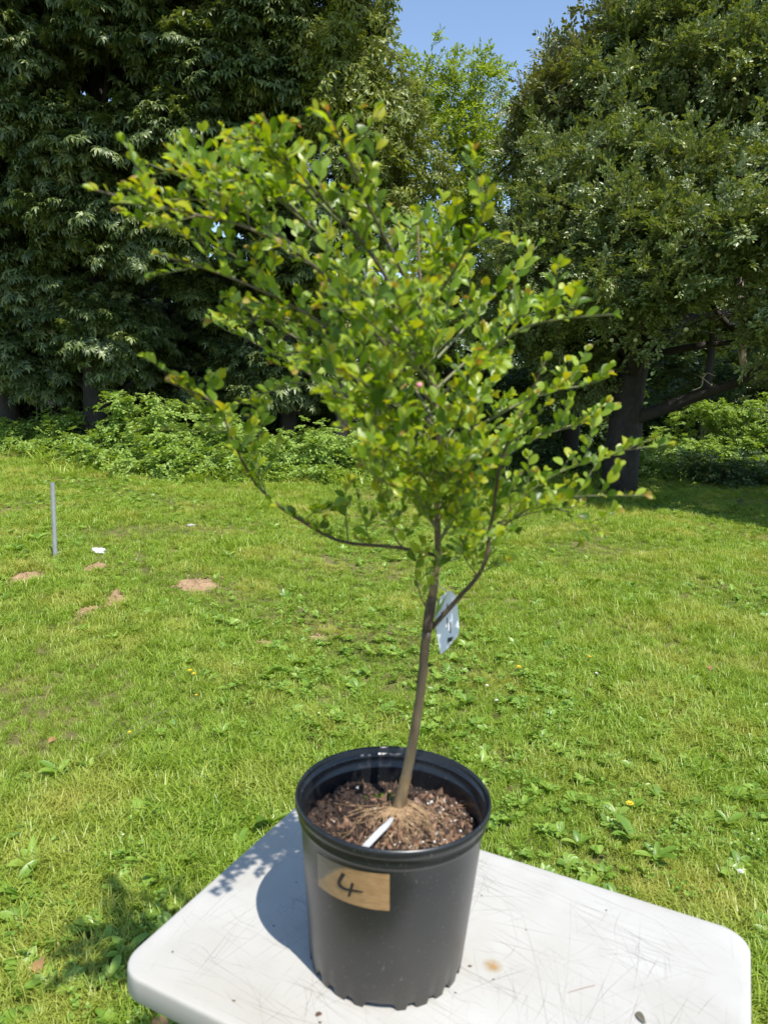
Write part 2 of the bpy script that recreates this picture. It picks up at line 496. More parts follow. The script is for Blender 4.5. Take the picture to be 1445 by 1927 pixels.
def leaf_fine(w=.6, fold=.08, droop=.08, twist=.0):
    rows = [(0, 0), (.12, .32), (.30, .70), (.52, .98), (.72, .95), (.88, .62), (1.0, 0)]
    V = [(0, 0, 0)]; Fc = []
    for t, k in rows[1:-1]:
        z = -droop * t * t; h = w * .5 * k
        V += [(t, h, z + fold * k), (t, 0, z), (t, -h, z + fold * k * (1 - twist))]
    V.append((1.0, 0, -droop)); n = len(V) - 1
    Fc += [(0, 2, 1), (0, 3, 2)]
    for i in range(len(rows) - 3):
        a = 1 + 3 * i
        Fc += [(a, a + 1, a + 4, a + 3), (a + 1, a + 2, a + 5, a + 4)]
    a = n - 3
    Fc += [(a, a + 1, n), (a + 1, a + 2, n)]
    return V, Fc


def leaf_maple():
    V = [(0, 0, 0), (.16, 0, -.01)]; Fc = []
    c = 1
    angs = [-108, -52, 0, 52, 108]; lens = [.5, .78, .95, .78, .5]
    inner = [-150, -80, -26, 26, 80, 150]; il = [.16, .24, .27, .27, .24, .16]
    ii = []
    for a, l in zip(inner, il):
        a = math.radians(a); V.append((.16 + l * math.cos(a), l * math.sin(a), .03 - .3 * l * l)); ii.append(len(V) - 1)
    for j, (a, l) in enumerate(zip(angs, lens)):
        a = math.radians(a)
        # shoulders of the lobe
        s = []
        for da in (-.24, .24):
            V.append((.16 + l * .62 * math.cos(a + da), l * .62 * math.sin(a + da), .03 - .38 * (l * .62) ** 2)); s.append(len(V) - 1)
        V.append((.16 + l * math.cos(a), l * math.sin(a), .0 - .55 * l * l)); t = len(V) - 1
        Fc += [(c, ii[j], s[0]), (c, s[0], s[1]), (c, s[1], ii[j + 1]), (s[0], t, s[1])]
    return V, Fc


def twig_mesh(name, tmpl, mats, L=.3, n=9, size=.08, spread=.9, droop=0., upness=.4, r=.004, hang=0., sizevar=.25, both=True, branchy=0):
    """a leafy twig: stem along +X with leaves set along it"""
    mb = MB(); tint = []
    def grow(P0, D, L, n):
        k = max(4, n // 2)
        pts = [P0]; d = D.copy()
        for i in range(k):
            d = nrm(d + np.array([0, 0, -droop / k]) + rng.normal(0, .08, 3)); pts.append(pts[-1] + d * L / k)
        pts = np.array(pts)
        b0 = len(mb.V); mb.tube(pts, np.linspace(r, r * .4, len(pts)), 3, 1, cap=False); tint.extend([.5] * (len(mb.V) - b0))
        s = 1
        for i in range(n):
            t = .12 + .88 * (i + rng.random() * .5) / n
            x = t * k; j = min(int(x), k - 1); p = pts[j] + (pts[j + 1] - pts[j]) * (x - j); dd = nrm(pts[j + 1] - pts[j])
            side = nrm(np.cross(dd, [0, 0, 1.])) * s; s = -s
            ld = nrm(dd * (.55 + .5 * t) + side * spread * (1.1 - .6 * t) + np.array([0, 0, upness - hang]) + rng.normal(0, .28, 3))
            nn = nrm(np.array([0, 0, 1.]) + dd * (.3 if hang else -.2) + rng.normal(0, .35, 3))
            B = basis(ld, nn) * size * (1 + sizevar * (rng.random() * 2 - 1))
            V = np.asarray(tmpl[0]) @ B.T + p + ld * size * .12
            mb.add(list(V), tmpl[1], 0); tint.extend([rng.random()] * len(V))
    grow(np.zeros(3), np.array([1., 0, .1]), L, n)
    for b in range(branchy):
        t = .15 + .6 * b / max(1, branchy)
        grow(np.array([L * t, 0, 0]), nrm(np.array([.8, (1 if b % 2 else -1) * .8, .1])), L * (.65 - .3 * t), max(3, int(n * .5)))
    me = mb.mesh(name, mats, True)
    add_tint(me, tint)
    return me


MAPLE = source_set('maple_twig', [twig_mesh('maple_twig', leaf_maple(), [M['maple'], M['bark']], .46, 13, .135, 1.0, .3, .15, .005, .42, branchy=3) for i in range(6)])
CHERRY = source_set('cherry_twig', [twig_mesh('cherry_twig', leaf_simple(.42, .08, .2), [M['cherry'], M['twig_brown']], .55, 12, .125, .9, .6, .1, .004, .55, branchy=2) for i in range(4)])
ALDER = source_set('alder_twig', [twig_mesh('alder_twig', leaf_simple(.6), [M['alder'], M['twig_brown']], .55, 12, .095, .9, .15, .35, .004, .05, branchy=2) for i in range(4)])
APPLE = source_set('apple_twig', [twig_mesh('apple_twig', leaf_simple(.6, .13, .12), [M['apple'], M['twig_brown']], .30, 15, .064, 1.0, .1, .35, .0035, 0, branchy=2) for i in range(5)])
PLUM = source_set('plum_twig', [twig_mesh('plum_twig', leaf_simple(.55), [M['plum'], M['twig_brown']], .5, 14, .10, .9, .1, .3, .004, 0, branchy=2) for i in range(4)])
BRAM = source_set('bramble_spray', [twig_mesh('bramble_spray', leaf_simple(.75, .05, .12), [M['bramble'], M['twig']], .28, 12, .062, 1.0, .3, .35, .003, .0, branchy=2) for i in range(5)])
DSHR = source_set('dark_shrub_spray', [twig_mesh('dark_shrub_spray', leaf_simple(.6), [M['darkshrub'], M['twig_brown']], .4, 12, .085, 1.0, .3, .4, .003, .0, branchy=2) for i in range(3)])
FART = source_set('far_twig', [twig_mesh('far_twig', leaf_simple(.7), [M['farleaf'], M['twig_brown']], 1.2, 14, .34, 1.0, .1, .3, .01, 0, branchy=2) for i in range(3)])


# ------------------------------------------------------------------ ground
def ground_h(x, y):
    return .03 * math.sin(x * .7 + 1.3) * math.sin(y * .55) * min(1, max(0, (y - 3) / 4)) if y < 40 else 0


mb = MB()
xs = np.r_[-400, -150, -60, -30, np.arange(-16, 16.1, .5), 30, 60, 150, 400]
ys = np.r_[-400, -100, -30, -8, np.arange(-4, 24.1, .5), 30, 50, 100, 200, 450, 900]
V = [(x, y, ground_h(x, y) if abs(x) <= 16 and -4 <= y <= 24 else 0) for y in ys for x in xs]
nx = len(xs)
Fc = [(j * nx + i, j * nx + i + 1, (j + 1) * nx + i + 1, (j + 1) * nx + i) for j in range(len(ys) - 1) for i in range(nx - 1)]
obj('ground', mesh('ground', V, Fc, M['ground'], True), kind='structure')

# molehills / bare earth patches
def blob_in(x, y, patches):
    for (cx, cy, rx, ry, ang) in patches:
        dx, dy = x - cx, y - cy
        c, s = math.cos(ang), math.sin(ang)
        u, v = (c * dx + s * dy) / rx, (-s * dx + c * dy) / ry
        if u * u + v * v < 1.0: return True
    return False


MOLES = []
def mole(px, py, wpx, hpx, hgt, label, seed, ang=0.0, density=170):
    c = onz(px, py, 0)
    rx = np.linalg.norm(onz(px + wpx / 2, py) - onz(px - wpx / 2, py)) / 2
    ry = np.linalg.norm(onz(px, py + hpx / 2) - onz(px, py - hpx / 2)) / 2
    MOLES.append((c[0], c[1], rx * .86, ry * .84, ang))
    r = np.random.default_rng(seed)
    gz = ground_h(c[0], c[1])
    root = empty('molehill', (c[0], c[1], gz), label=label, cat='molehill')
    ph = r.random(6) * 6
    V = [(0, 0, hgt)]; nr, na = 9, 40
    for i in range(1, nr + 1):
        t = i / nr
        for k in range(na):
            a = 2 * PI * k / na
            rr = t * (1 + .16 * math.sin(2 * a + ph[0]) + .12 * math.sin(3 * a + ph[1]) + .08 * math.sin(5 * a + ph[2]) + .06 * r.normal())
            z = hgt * (1 - t * t) * (1 + .35 * r.normal() * .6) - (.008 if i == nr else 0)
            x, y = rx * rr * math.cos(a), ry * rr * math.sin(a)
            V.append((x * math.cos(ang) - y * math.sin(ang), x * math.sin(ang) + y * math.cos(ang), z))
    Fc = [(0, 1 + k, 1 + (k + 1) % na) for k in range(na)]
    for i in range(nr - 1):
        for k in range(na):
            a = 1 + i * na + k; b = 1 + i * na + (k + 1) % na
            Fc.append((a, a + na, b + na, b))
    obj('mound', mesh('mound', V, Fc, M['soilm'], False), root, world=False)
    mb = MB()
    for q in range(density):
        a = r.random() * 2 * PI; t = math.sqrt(r.random()) * 1.6
        s = .004 + .010 * r.random()
        p = np.array([rx * t * math.cos(a), ry * t * math.sin(a), hgt * max(0, 1 - t * t) + s * .2])
        O = np.array([(1, 0, 0), (-1, 0, 0), (0, 1, 0), (0, -1, 0), (0, 0, .8), (0, 0, -.6)]) * s * (1 + .3 * r.normal(size=(6, 1))) + p
        mb.add(list(O), [(0, 2, 4), (2, 1, 4), (1, 3, 4), (3, 0, 4), (2, 0, 5), (1, 2, 5), (3, 1, 5), (0, 3, 5)])
    obj('crumbs', mb.mesh('crumbs', M['soilm']), root, world=False, kind='stuff')


mole(371, 1103, 88, 29, .032, 'largest tan molehill, nearest the middle of the lawn', 1)
mole(52, 1090, 75, 26, .028, 'low tan molehill near the foot of the metal post, at the left edge', 2)
mole(176, 1071, 30, 24, .025, 'smallest round tan molehill right below the white stone', 3)
mole(218, 1130, 42, 46, .02, 'flat tan patch of bare earth with straw, right end of the lower pair', 4, .3)
mole(166, 1153, 52, 24, .018, 'flat tan strip of bare earth, left end of the lower pair', 5, .1)
mole(508, 1215, 40, 16, .004, 'faint brown bare spot in the grass left of the hanging tag', 6, .1, 40)
mole(600, 1202, 34, 12, .004, 'faint brown bare spot, nearest the tree stem', 8, .1, 40)

# ------------------------------------------------------------------ turf (stuff)
def grass_clump(name, n=26, rad=.045, hmin=.025, hmax=.06, w=.0022, bend=.6, mats=None):
    V = []; Fc = []; tint = []
    lean0 = rng.random() * 2 * PI
    for i in range(n):
        a = rng.random() * 2 * PI; r = rad * math.sqrt(rng.random())
        p = np.array([r * math.cos(a), r * math.sin(a), -.004])
        az = lean0 + rng.normal(0, 1.3); h = hmin + (hmax - hmin) * rng.random(); bd = bend * (.3 + rng.random())
        side = np.array([-math.sin(az), math.cos(az), 0]) ; f = np.array([math.cos(az), math.sin(az), 0])
        ww = w * (.7 + .7 * rng.random()); b = len(V)
        for t, k in ((0, 1), (.45, .85), (.8, .5)):
            c = p + np.array([0, 0, h * t * (1 - .25 * bd * t)]) + f * h * bd * t * t
            V += [c - side * ww * k, c + side * ww * k]
        V.append(p + np.array([0, 0, h * (1 - .35 * bd)]) + f * h * bd)
        Fc += [(b, b + 1, b + 3, b + 2), (b + 2, b + 3, b + 5, b + 4), (b + 4, b + 5, b + 6)]
        tint += [rng.random()] * 7
    me = mesh(name, V, Fc, mats or [M['grass']], False); add_tint(me, tint)
    return me


def rosette(name, tmpl, n, size, up_, mat, stems=0, scl=.3):
    X = []
    for i in range(n):
        a = 2 * PI * i / n * 1.0 + rng.normal(0, .35)
        d = nrm(np.array([math.cos(a), math.sin(a), up_ + rng.normal(0, .12)]))
        B = basis(d, np.array([0, 0, 1.]) + rng.normal(0, .15, 3)) * size * (1 + scl * rng.normal())
        X.append((B, d * size * .05 + np.array([0, 0, .004])))
    return merged(name, tmpl, [mat], X)


def clover_mesh(name):
    X = []
    for i in range(9):
        p = np.array([rng.normal(0, .03), rng.normal(0, .03), .02 + .02 * rng.random()])
        a0 = rng.random() * 6
        for k in range(3):
            a = a0 + k * 2 * PI / 3; d = nrm(np.array([math.cos(a), math.sin(a), .25]))
            X.append((basis(d, np.array([0, 0, 1.]) + rng.normal(0, .2, 3)) * .013, p))
    return merged(name, leaf_simple(.95, .05, 0), [M['weed']], X)


GR = source_set('grass_clump', [grass_clump('grass_clump', 30, .05, .03, .075, .0021, .9) for i in range(4)] +
                [grass_clump('grass_clump', 22, .055, .04, .10, .0021, 1.1) for i in range(2)])
WD = source_set('lawn_weed', [rosette('lawn_weed', leaf_fine(.5, .1, .2), 8, .042, .7, M['weed']) for i in range(3)] + [clover_mesh('clover') for i in range(3)])


def lawn_edge(x):
    pts = [(-12, 17.8), (-8.7, 17.1), (-6, 14.9), (-3, 13.9), (0, 14.4), (2.5, 16.5), (5.5, 17.2), (9, 18.0), (14, 18)]
    return float(np.interp(x, [p[0] for p in pts], [p[1] for p in pts]))


def turf_points(dens, y0=1.0, y1=18.5, power=1.25, skip=True):
    out = []
    for yy in np.arange(y0, y1, .25):
        hw = .60 * (yy + .25) + .8
        d = max(dens * (2.0 / max(yy, 2.0)) ** power, dens * .045)
        n = rng.poisson(d * .25 * 2 * hw)
        x = (rng.random(n) * 2 - 1) * hw; y = yy + rng.random(n) * .25
        out.append(np.c_[x, y])
    P = np.vstack(out)
    keep = [not (blob_in(x, y, MOLES)) and y < lawn_edge(x) + .8 for x, y in P]
    P = P[np.array(keep)]
    return np.c_[P, [ground_h(x, y) for x, y in P]]


P = turf_points(1500)
n = len(P)
# taller and thinner areas
big = np.array([.5 + .5 * math.sin(x * 1.9 + 2 * math.sin(y * 1.1)) * math.cos(y * 1.3 + x * .6) for x, y, z in P])
S = (.45 + .65 * rng.random(n)) * (.55 + .75 * big) * (1 + np.clip((P[:, 1] - 3) / 14, 0, 1) * .75)
scatter('turf', GR, P, np.c_[rng.normal(0, .12, n), rng.normal(0, .12, n), rng.random(n) * 6.28], S, kind='stuff')
P = turf_points(330, power=1.0)
n = len(P)
pat = np.array([math.sin(x * 1.3 + 1) + math.sin(y * 1.7 + x) + rng.normal(0, .7) for x, y, z in P])
P = P[pat > -.1]; n = len(P)
scatter('lawn_weeds', WD, P + [0, 0, .012], np.c_[rng.normal(0, .2, n), rng.normal(0, .2, n), rng.random(n) * 6.28], (.5 + .6 * rng.random(n)) * (1 + np.clip((P[:, 1] - 4) / 14, 0, 1) * .5), kind='stuff')
# rough ground cover under the trees and beyond
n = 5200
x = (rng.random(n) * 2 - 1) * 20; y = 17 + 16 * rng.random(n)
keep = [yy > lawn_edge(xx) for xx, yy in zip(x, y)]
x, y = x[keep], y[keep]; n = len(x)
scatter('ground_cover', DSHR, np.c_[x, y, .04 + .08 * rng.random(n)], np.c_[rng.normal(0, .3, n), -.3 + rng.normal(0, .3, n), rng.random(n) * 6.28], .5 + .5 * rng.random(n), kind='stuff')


# ------------------------------------------------------------------ trees
def spray_cloud(lobes, clump_r=.38, per=16, flat=.45, droop=.15, seed=0, zmin=.08, pvar=.32):
    """lobes: (centre, (rx,ry,rz), clumps). Sprays are gathered in separate clumps on each lobe's shell and inside it."""
    r = np.random.default_rng(seed)
    P = []; R = []; C = []
    for (c, rad, k) in lobes:
        c = np.array(c); rad = np.array(rad)
        for i in range(k):
            d = nrm(r.normal(size=3)); t = (.35 + .65 * r.random() ** .45)
            cc = c + d * rad * t
            if cc[2] < zmin: cc[2] = zmin + .1 * r.random()
            C.append(cc)
            sz = clump_r * (.6 + .8 * r.random())
            for j in range(int(per * (.6 + .8 * r.random()))):
                dd = r.normal(size=3) * [1, 1, flat]
                q = cc + dd * sz * .62
                out = nrm((q - c) / rad) + nrm(dd) * .8
                yaw = math.atan2(out[1], out[0]) + r.normal(0, .5)
                pitch = -(.25 * out[2]) + droop + r.normal(0, pvar)
                P.append(q); R.append((r.normal(0, .3 + .4 * (pvar > .5)), pitch, yaw))
    return np.array(P), np.array(R), C


def tree(name, base, path, radii, lobes, src, label, bark, seed, scale=1.0, clump_r=.38, per=16, group=None, flat=.45, droop=.15, cat='tree', limbs=True, wob=.06, pvar=.32):
    root = empty(name, tuple(base), label=label, cat=cat, group=group)
    pts = catmull(path, 5)
    rr = np.interp(np.linspace(0, 1, len(pts)), np.linspace(0, 1, len(radii)), radii)
    mb = MB(); mb.tube(pts, rr, 12, wob=wob)
    obj('trunk', mb.mesh('trunk', bark, True), root)
    P, R, C = spray_cloud(lobes, clump_r, per, flat, droop, seed, pvar=pvar)
    r = np.random.default_rng(seed + 99)
    if limbs:
        k = 0
        for (c, rad, nc) in lobes:
            c = np.array(c)
            # branch leaves the trunk lower than its target
            zt = max(pts[0][2] + .8, c[2] - .35 * np.linalg.norm(c[:2] - pts[len(pts) // 2][:2]) - .3)
            j = int(np.argmin(np.abs(pts[:, 2] - zt)))
            s = pts[j]; mid = (s + c) / 2 + np.array([0, 0, .12 * np.linalg.norm(c - s)]) + r.normal(0, .12, 3)
            bp = catmull([s, mid, c], 5); r0 = min(rr[j] * .6, .03 + .02 * np.linalg.norm(c - s))
            mb = MB(); mb.tube(bp, np.linspace(r0, r0 * .4, len(bp)), 7, wob=.05)
            for q in range(nc):
                cc = np.array(C[k + q]); m2 = (c + cc) / 2 + r.normal(0, .08, 3)
                st = bp[r.integers(len(bp) // 2, len(bp))]
                mb.tube(catmull([st, m2, cc], 3), np.linspace(r0 * .32, .006, 7), 4, cap=False)
            k += nc
            obj('branch', mb.mesh('branch', bark, True), root)
    n = len(P)
    scatter('crown', src, P, R, scale * (.75 + .5 * r.random(n)), root, kind='stuff')
    return root


def lob(px, py, Y, rpx, rz=None, ry=None, k=20):
    """lobe seen at a photo pixel at depth Y, radius given in photo pixels"""
    r = rpx * Y / F
    return (at(px, py, Y), (r, ry or r * .9, (rz * Y / F) if rz else r * .8), k)


G0 = lambda px, Y: at(px, 800, Y)[:2]
def straight(px, Y, top=12, dx=0, dy=0):
    x, y = G0(px, Y)
    return [(x, y, -.1), (x + dx * .3, y + dy * .3, top * .35), (x + dx, y + dy, top)], (x, y, 0)


# maples on the left: upper crown overhangs the recess below
pth, b = straight(185, 16.8, 14, .2)
tree('maple_tree', b, pth, [.34, .24, .1], [
    lob(190, 10, 16.2, 190, 100, 1.1, 16), lob(60, 150, 16.6, 150, 100, 1.0, 11), lob(280, 150, 16.8, 110, 80, .8, 8),
    lob(140, 262, 15.5, 70, 30, .5, 12), lob(230, 275, 15.4, 75, 28, .45, 13), lob(330, 262, 15.4, 50, 28, .45, 9), lob(120, 320, 15.4, 50, 24, .4, 6), lob(160, 400, 15.6, 80, 32, .5, 11), lob(260, 440, 15.6, 80, 34, .5, 11), lob(205, 40, 15.0, 55, 34, .5, 7), lob(30, 75, 15.0, 70, 30, .5, 7), lob(20, 210, 15.2, 60, 30, .5, 6),
    lob(40, 420, 16.4, 110, 80, .8, 11), lob(120, 530, 16.9, 110, 60, .7, 11), lob(200, 200, 18.0, 240, 220, 1.3, 20), lob(195, 640, 16.2, 70, 70, .3, 9), lob(90, 690, 17.4, 80, 45, .4, 8), lob(150, 680, 18.2, 150, 50, .6, 12), lob(330, 690, 18.4, 110, 50, .6, 9),
    ((-5.6, 13.6, 10.6), (2.6, 1.2, .7), 11), lob(190, -160, 15.4, 220, 100, 1.6, 20), lob(250, 560, 17.6, 200, 90, .9, 16)],  # first lobe here: unseen hood above the view, added to shade the recess
    MAPLE, 'large dark maple on the left, pale drooping sprays low on its side, thick trunk', M['bark'], 11, 1.0, .38, 20, pvar=.45)
pth, b = straight(20, 17.5, 14, -.3)
tree('maple_tree', b, pth, [.26, .2, .1], [
    lob(-40, 40, 16.4, 150, 110, 1.1, 16), lob(-70, 200, 16.8, 140, 90, 1.0, 12), ((-9.6, 13.9, 10.8), (2.2, 1.3, .7), 7), lob(-10, 450, 16.8, 110, 90, .9, 12), lob(15, 670, 16.9, 60, 60, .3, 8), lob(30, 640, 17.6, 100, 70, .6, 10),  # the lobe given in metres is an unseen hood, added for shade
    lob(-100, 550, 17.8, 130, 120, .8, 14),  lob(20, 560, 18.2, 160, 110, 1.0, 12), lob(-160, 350, 17.6, 160, 160, 1.0, 14)],
    MAPLE, 'dark maple at the far left edge with a slim trunk, sky showing through its side', M['bark'], 12, 1.0, .38, 20, pvar=.45)
pth, b = straight(542, 17.2, 14, .05)
tree('maple_tree', b, pth, [.2, .16, .08], [
    lob(430, 40, 16.8, 140, 90, .9, 13), lob(590, 40, 16.6, 80, 110, .9, 12), lob(400, 115, 15.4, 50, 26, .4, 8), lob(460, 150, 15.3, 55, 26, .4, 9), lob(500, 45, 15.4, 50, 45, .45, 8), lob(360, 175, 15.5, 40, 22, .4, 6), lob(350, 265, 15.4, 50, 26, .4, 7), lob(500, 190, 15.8, 50, 50, .5, 7),
    lob(340, 60, 17.2, 130, 110, 1.0, 10), lob(450, 320, 17, 130, 100, .9, 13), lob(545, 715, 16.7, 50, 60, .3, 8), lob(540, 420, 16.6, 120, 100, 1.0, 12), lob(420, 480, 17.6, 150, 110, 1.0, 14),
    ((-2.2, 13.8, 10.6), (1.9, 1.2, .7), 7), lob(480, -140, 15.8, 220, 90, 1.5, 14), lob(520, 620, 18.2, 140, 80, .9, 8), lob(450, 200, 18.2, 220, 200, 1.3, 20)],  # leading lobe: out-of-view hood added to darken the crown below
    MAPLE, 'dark maple with a slender pale grey trunk rising behind the top of the potted tree', M['bark'], 13, 1.0, .38, 20, pvar=.45)

# rows behind that close the wood
for i, (px, Y, lbl) in enumerate([(-120, 21, 'shaded tree deep in the wood beyond the far left edge'), (110, 22, 'thin dark trunk deep in the wood between the two left maples'),
                                  (318, 20.5, 'thin dark trunk in the shade, left one of the close pair'), (352, 21.5, 'thin dark trunk in the shade, right one of the close pair'),
                                  (470, 22.5, 'shaded tree deep in the wood behind the pale grey trunk')]):
    pth, b = straight(px, Y, 13, .2 * (i % 2) - .1)
    tree('woodland_tree', b, pth, [.13, .1, .05], [lob(px, 80, Y + .5, 150, 150, 1.4, 16), lob(px - 20, 330, Y + .3, 140, 130, 1.3, 13), lob(px + 20, 560, Y + .8, 120, 90, 1.0, 9), lob(px, -160, Y, 170, 130, 1.5, 10)],
         MAPLE, lbl, M['bark'], 30 + i, 1.1, .6, 14, group='trees deep in the left wood')

for i, (px, Y, lbl) in enumerate([(1150, 25, 'tree added behind the apple trunk to shade the undergrowth'), (1320, 25.5, 'tree added for shade far behind the low limb of the apple tree'), (1490, 24.5, 'tree added for shade behind the pale broken limb, at the right edge')]):  # trees added behind the apple so their crowns darken the undergrowth
    pth, b = straight(px, Y, 12, .2)
    tree('woodland_tree', b, pth, [.15, .12, .05], [lob(px, 250, Y + .3, 120, 90, 1.6, 18), lob(px - 10, 420, Y, 110, 80, 1.6, 18), lob(px, 560, Y + .4, 100, 50, 1.3, 13)],
         MAPLE, lbl, M['bark'], 45 + i, 1.3, .7, 16, group='shade trees added in the right wood')

# yellow-green cherry at the right end of the wood
pth, b = straight(640, 16.6, 9.5, .4)
tree('cherry_tree', b, pth, [.16, .12, .05], [
    lob(640, 60, 15.6, 75, 90, .9, 16), lob(690, 150, 15.8, 70, 70, .8, 15), lob(715, 240, 15.8, 65, 60, .8, 13), lob(640, 210, 15.6, 80, 70, .9, 15), lob(735, 160, 16, 35, 40, .5, 5),
    lob(700, 330, 16, 70, 60, .8, 12), lob(620, 330, 16, 80, 80, .9, 13), lob(690, 430, 16.4, 90, 70, .9, 13), lob(640, 540, 17, 110, 80, 1.0, 12), lob(590, 90, 16, 70, 80, .9, 12),
    lob(700, 620, 17.4, 100, 50, 1.0, 8), lob(630, -60, 15.8, 90, 70, 1.0, 12), lob(770, 320, 16.6, 55, 90, .8, 9)],
    CHERRY, 'yellow-green tree with fine hanging leaves at the right end of the dark wood', M['bark'], 41, .8, .34, 18, droop=.4, flat=.9, pvar=.55)
# airy bright tree in the gap
pth, b = straight(830, 20, 8.6, .5)
tree('alder_tree', b, pth, [.14, .1, .03], [
    lob(830, 150, 19.5, 40, 32, .7, 7), lob(880, 165, 19.5, 45, 34, .7, 7), lob(855, 220, 19.3, 65, 45, .9, 12), lob(925, 225, 19.5, 50, 50, .8, 8), lob(830, 300, 19.4, 60, 55, .9, 12),
    lob(965, 300, 17.2, 50, 60, .6, 9), lob(910, 320, 19.3, 75, 60, .9, 14), lob(850, 400, 19.3, 90, 60, 1.0, 16), lob(940, 430, 19.4, 80, 60, 1.0, 13), lob(800, 470, 19.6, 80, 70, 1.0, 12), lob(880, 540, 19.8, 110, 80, 1.1, 16), lob(820, 640, 20, 110, 60, 1.1, 10)],
    ALDER, 'airy light green tree standing alone in the gap under the blue sky', M['bark'], 51, .8, .36, 15, droop=.25, flat=.8, pvar=.6)
# darker, brownish tree behind the apple
pth, b = straight(1075, 17.4, 8.5, .2)
tree('plum_tree', b, pth, [.2, .15, .06], [
    lob(1092, 140, 16.2, 54, 38, .8, 17), lob(1165, 95, 16.4, 55, 38, .8, 14), lob(1042, 190, 16.2, 44, 42, .7, 13), lob(1080, 200, 15.9, 80, 60, .8, 18), lob(1025, 255, 16.2, 36, 42, .6, 9),
    lob(1050, 300, 16.4, 80, 70, .9, 16), lob(1020, 420, 17, 80, 80, .9, 12), lob(1215, 50, 16.6, 60, 45, .8, 9), lob(1000, 560, 17.6, 100, 80, 1.0, 10)],
    PLUM, 'dark bronze-tinged round-topped tree behind the apple tree', M['bark'], 61, .85, .38, 18, droop=.25, flat=1.0, pvar=.7)

# apple tree, right
p0 = onz(1185, 893, 0); Ya = 14.6
ax, ay = G0(1175, Ya)
def A(px, py, dY=0): return at(px, py, Ya + dY)
troot_lobes = [
    lob(1225, 60, 15.0, 75, 50, .8, 13), lob(1290, 20, 14.8, 100, 80, 1.0, 18), lob(1400, 10, 14.5, 110, 90, 1.0, 18), lob(1200, 150, 14.5, 90, 60, .9, 15), lob(1110, 270, 14.2, 85, 60, .9, 15),
    lob(1040, 370, 14.0, 70, 55, .8, 12), lob(1000, 460, 13.9, 60, 50, .7, 9), lob(1300, 160, 14.0, 105, 70, 1.0, 20), lob(1420, 170, 13.6, 100, 75, 1.0, 19), lob(1190, 330, 13.3, 80, 48, .9, 15),
    lob(1290, 315, 12.9, 95, 50, .9, 19), lob(1405, 330, 12.4, 100, 52, .9, 20), lob(1105, 430, 13.2, 75, 50, .8, 14), lob(1200, 440, 12.3, 80, 42, .8, 16), lob(1310, 450, 11.6, 80, 40, .8, 16),
    lob(1420, 440, 11.0, 80, 38, .7, 14), lob(1060, 530, 13.2, 75, 50, .8, 11), lob(1150, 530, 12.4, 70, 40, .7, 11), lob(1195, 590, 12.2, 30, 38, .35, 5), lob(1265, 535, 11.8, 60, 30, .7, 8), 
    lob(1050, 640, 15, 95, 70, .9, 10), lob(970, 580, 15, 80, 70, .9, 8), lob(1090, 705, 14.9, 70, 55, .5, 9), lob(1350, 600, 17.0, 110, 40, .6, 7), lob(1250, 420, 15.8, 200, 100, .9, 18),
    lob(1330, -90, 16, 140, 80, 1.4, 16), lob(1450, -100, 16, 180, 100, 1.6, 18)]
at_ = tree('apple_tree', (ax, ay, 0), [(ax, ay, -.1), A(1185, 720), A(1215, 560), A(1225, 330), A(1260, 60)], [.36, .30, .24, .15, .05],
           troot_lobes, APPLE, 'old apple tree on the right with dense grey-green leaves and a leaning dark trunk', M['bark_apple'], 71, 1.0, .30, 34, droop=.12, flat=1.0, pvar=.7)
# crown that spreads towards the camera to the right of the frame, and throws the shade on the lawn
P, R, C = spray_cloud([((7.3, 10.0, 2.9), (1.2, 1.5, .7), 26), ((8.6, 11.0, 3.4), (1.5, 1.6, 1.0), 28), ((6.5, 11.2, 3.1), (.9, 1.0, .6), 18), ((9.5, 12.8, 4.4), (1.8, 1.8, 1.4), 26), ((7.6, 12.8, 4.2), (1.4, 1.2, 1), 20), ((8.4, 14.4, 5.2), (2, 1.4, 1.4), 24)], .34, 34, 1.0, .12, 77, pvar=.7)
scatter('crown', APPLE, P, R, .85 + .5 * rng.random(len(P)), at_, kind='stuff')
mb = MB(); mb.tube(catmull([A(1150, 800), A(1230, 775, -.2), A(1320, 742, -.5), A(1400, 712, -.8), A(1500, 640, -1.2)], 5), np.linspace(.15, .06, 21), 10, wob=.08)
obj('low_limb', mb.mesh('low_limb', M['bark_apple'], True), at_)
mb = MB(); mb.tube(catmull([A(1130, 770), A(1180, 690, .2), A(1290, 655, .1), A(1420, 640)], 4), np.linspace(.11, .05, 13), 8, wob=.08)
obj('low_limb', mb.mesh('low_limb', M['bark_apple'], True), at_)
mb = MB()
for q in ([(1350, 735), (1322, 712), (1306, 704)], [(1322, 712), (1318, 728), (1300, 735)], [(1322, 712), (1330, 702), (1345, 708)]):
    mb.tube(catmull([A(*k, -.6) for k in q], 3), np.linspace(.014, .006, 3 * (len(q) - 1) + 1), 5)
obj('dead_twig', mb.mesh('dead_twig', M['peeled'], True), at_, label='bare pale dead twig on the low limb')
mb = MB(); mb.tube(catmull([A(1404, 712, -.8), A(1396, 670, -.85), A(1398, 620, -.85), A(1390, 560, -.85), A(1393, 500, -.85), A(1400, 420, -.8)], 5), np.linspace(.06, .07, 26), 10, wob=.22)
obj('snag', mb.mesh('snag', M['peeled'], False), at_, label='broken upright limb with pale peeling wood')
mb = MB()
for q in ([(1385, 560), (1400, 520), (1440, 470)], [(1380, 620), (1350, 590), (1320, 540)], [(1175, 640), (1140, 560), (1100, 500)], [(1200, 590), (1280, 520), (1350, 470)]):
    mb.tube(catmull([A(*k, -.4) for k in q], 4), np.linspace(.07, .03, 9), 7, wob=.1)
obj('branch', mb.mesh('branch', M['bark_apple'], True), at_)
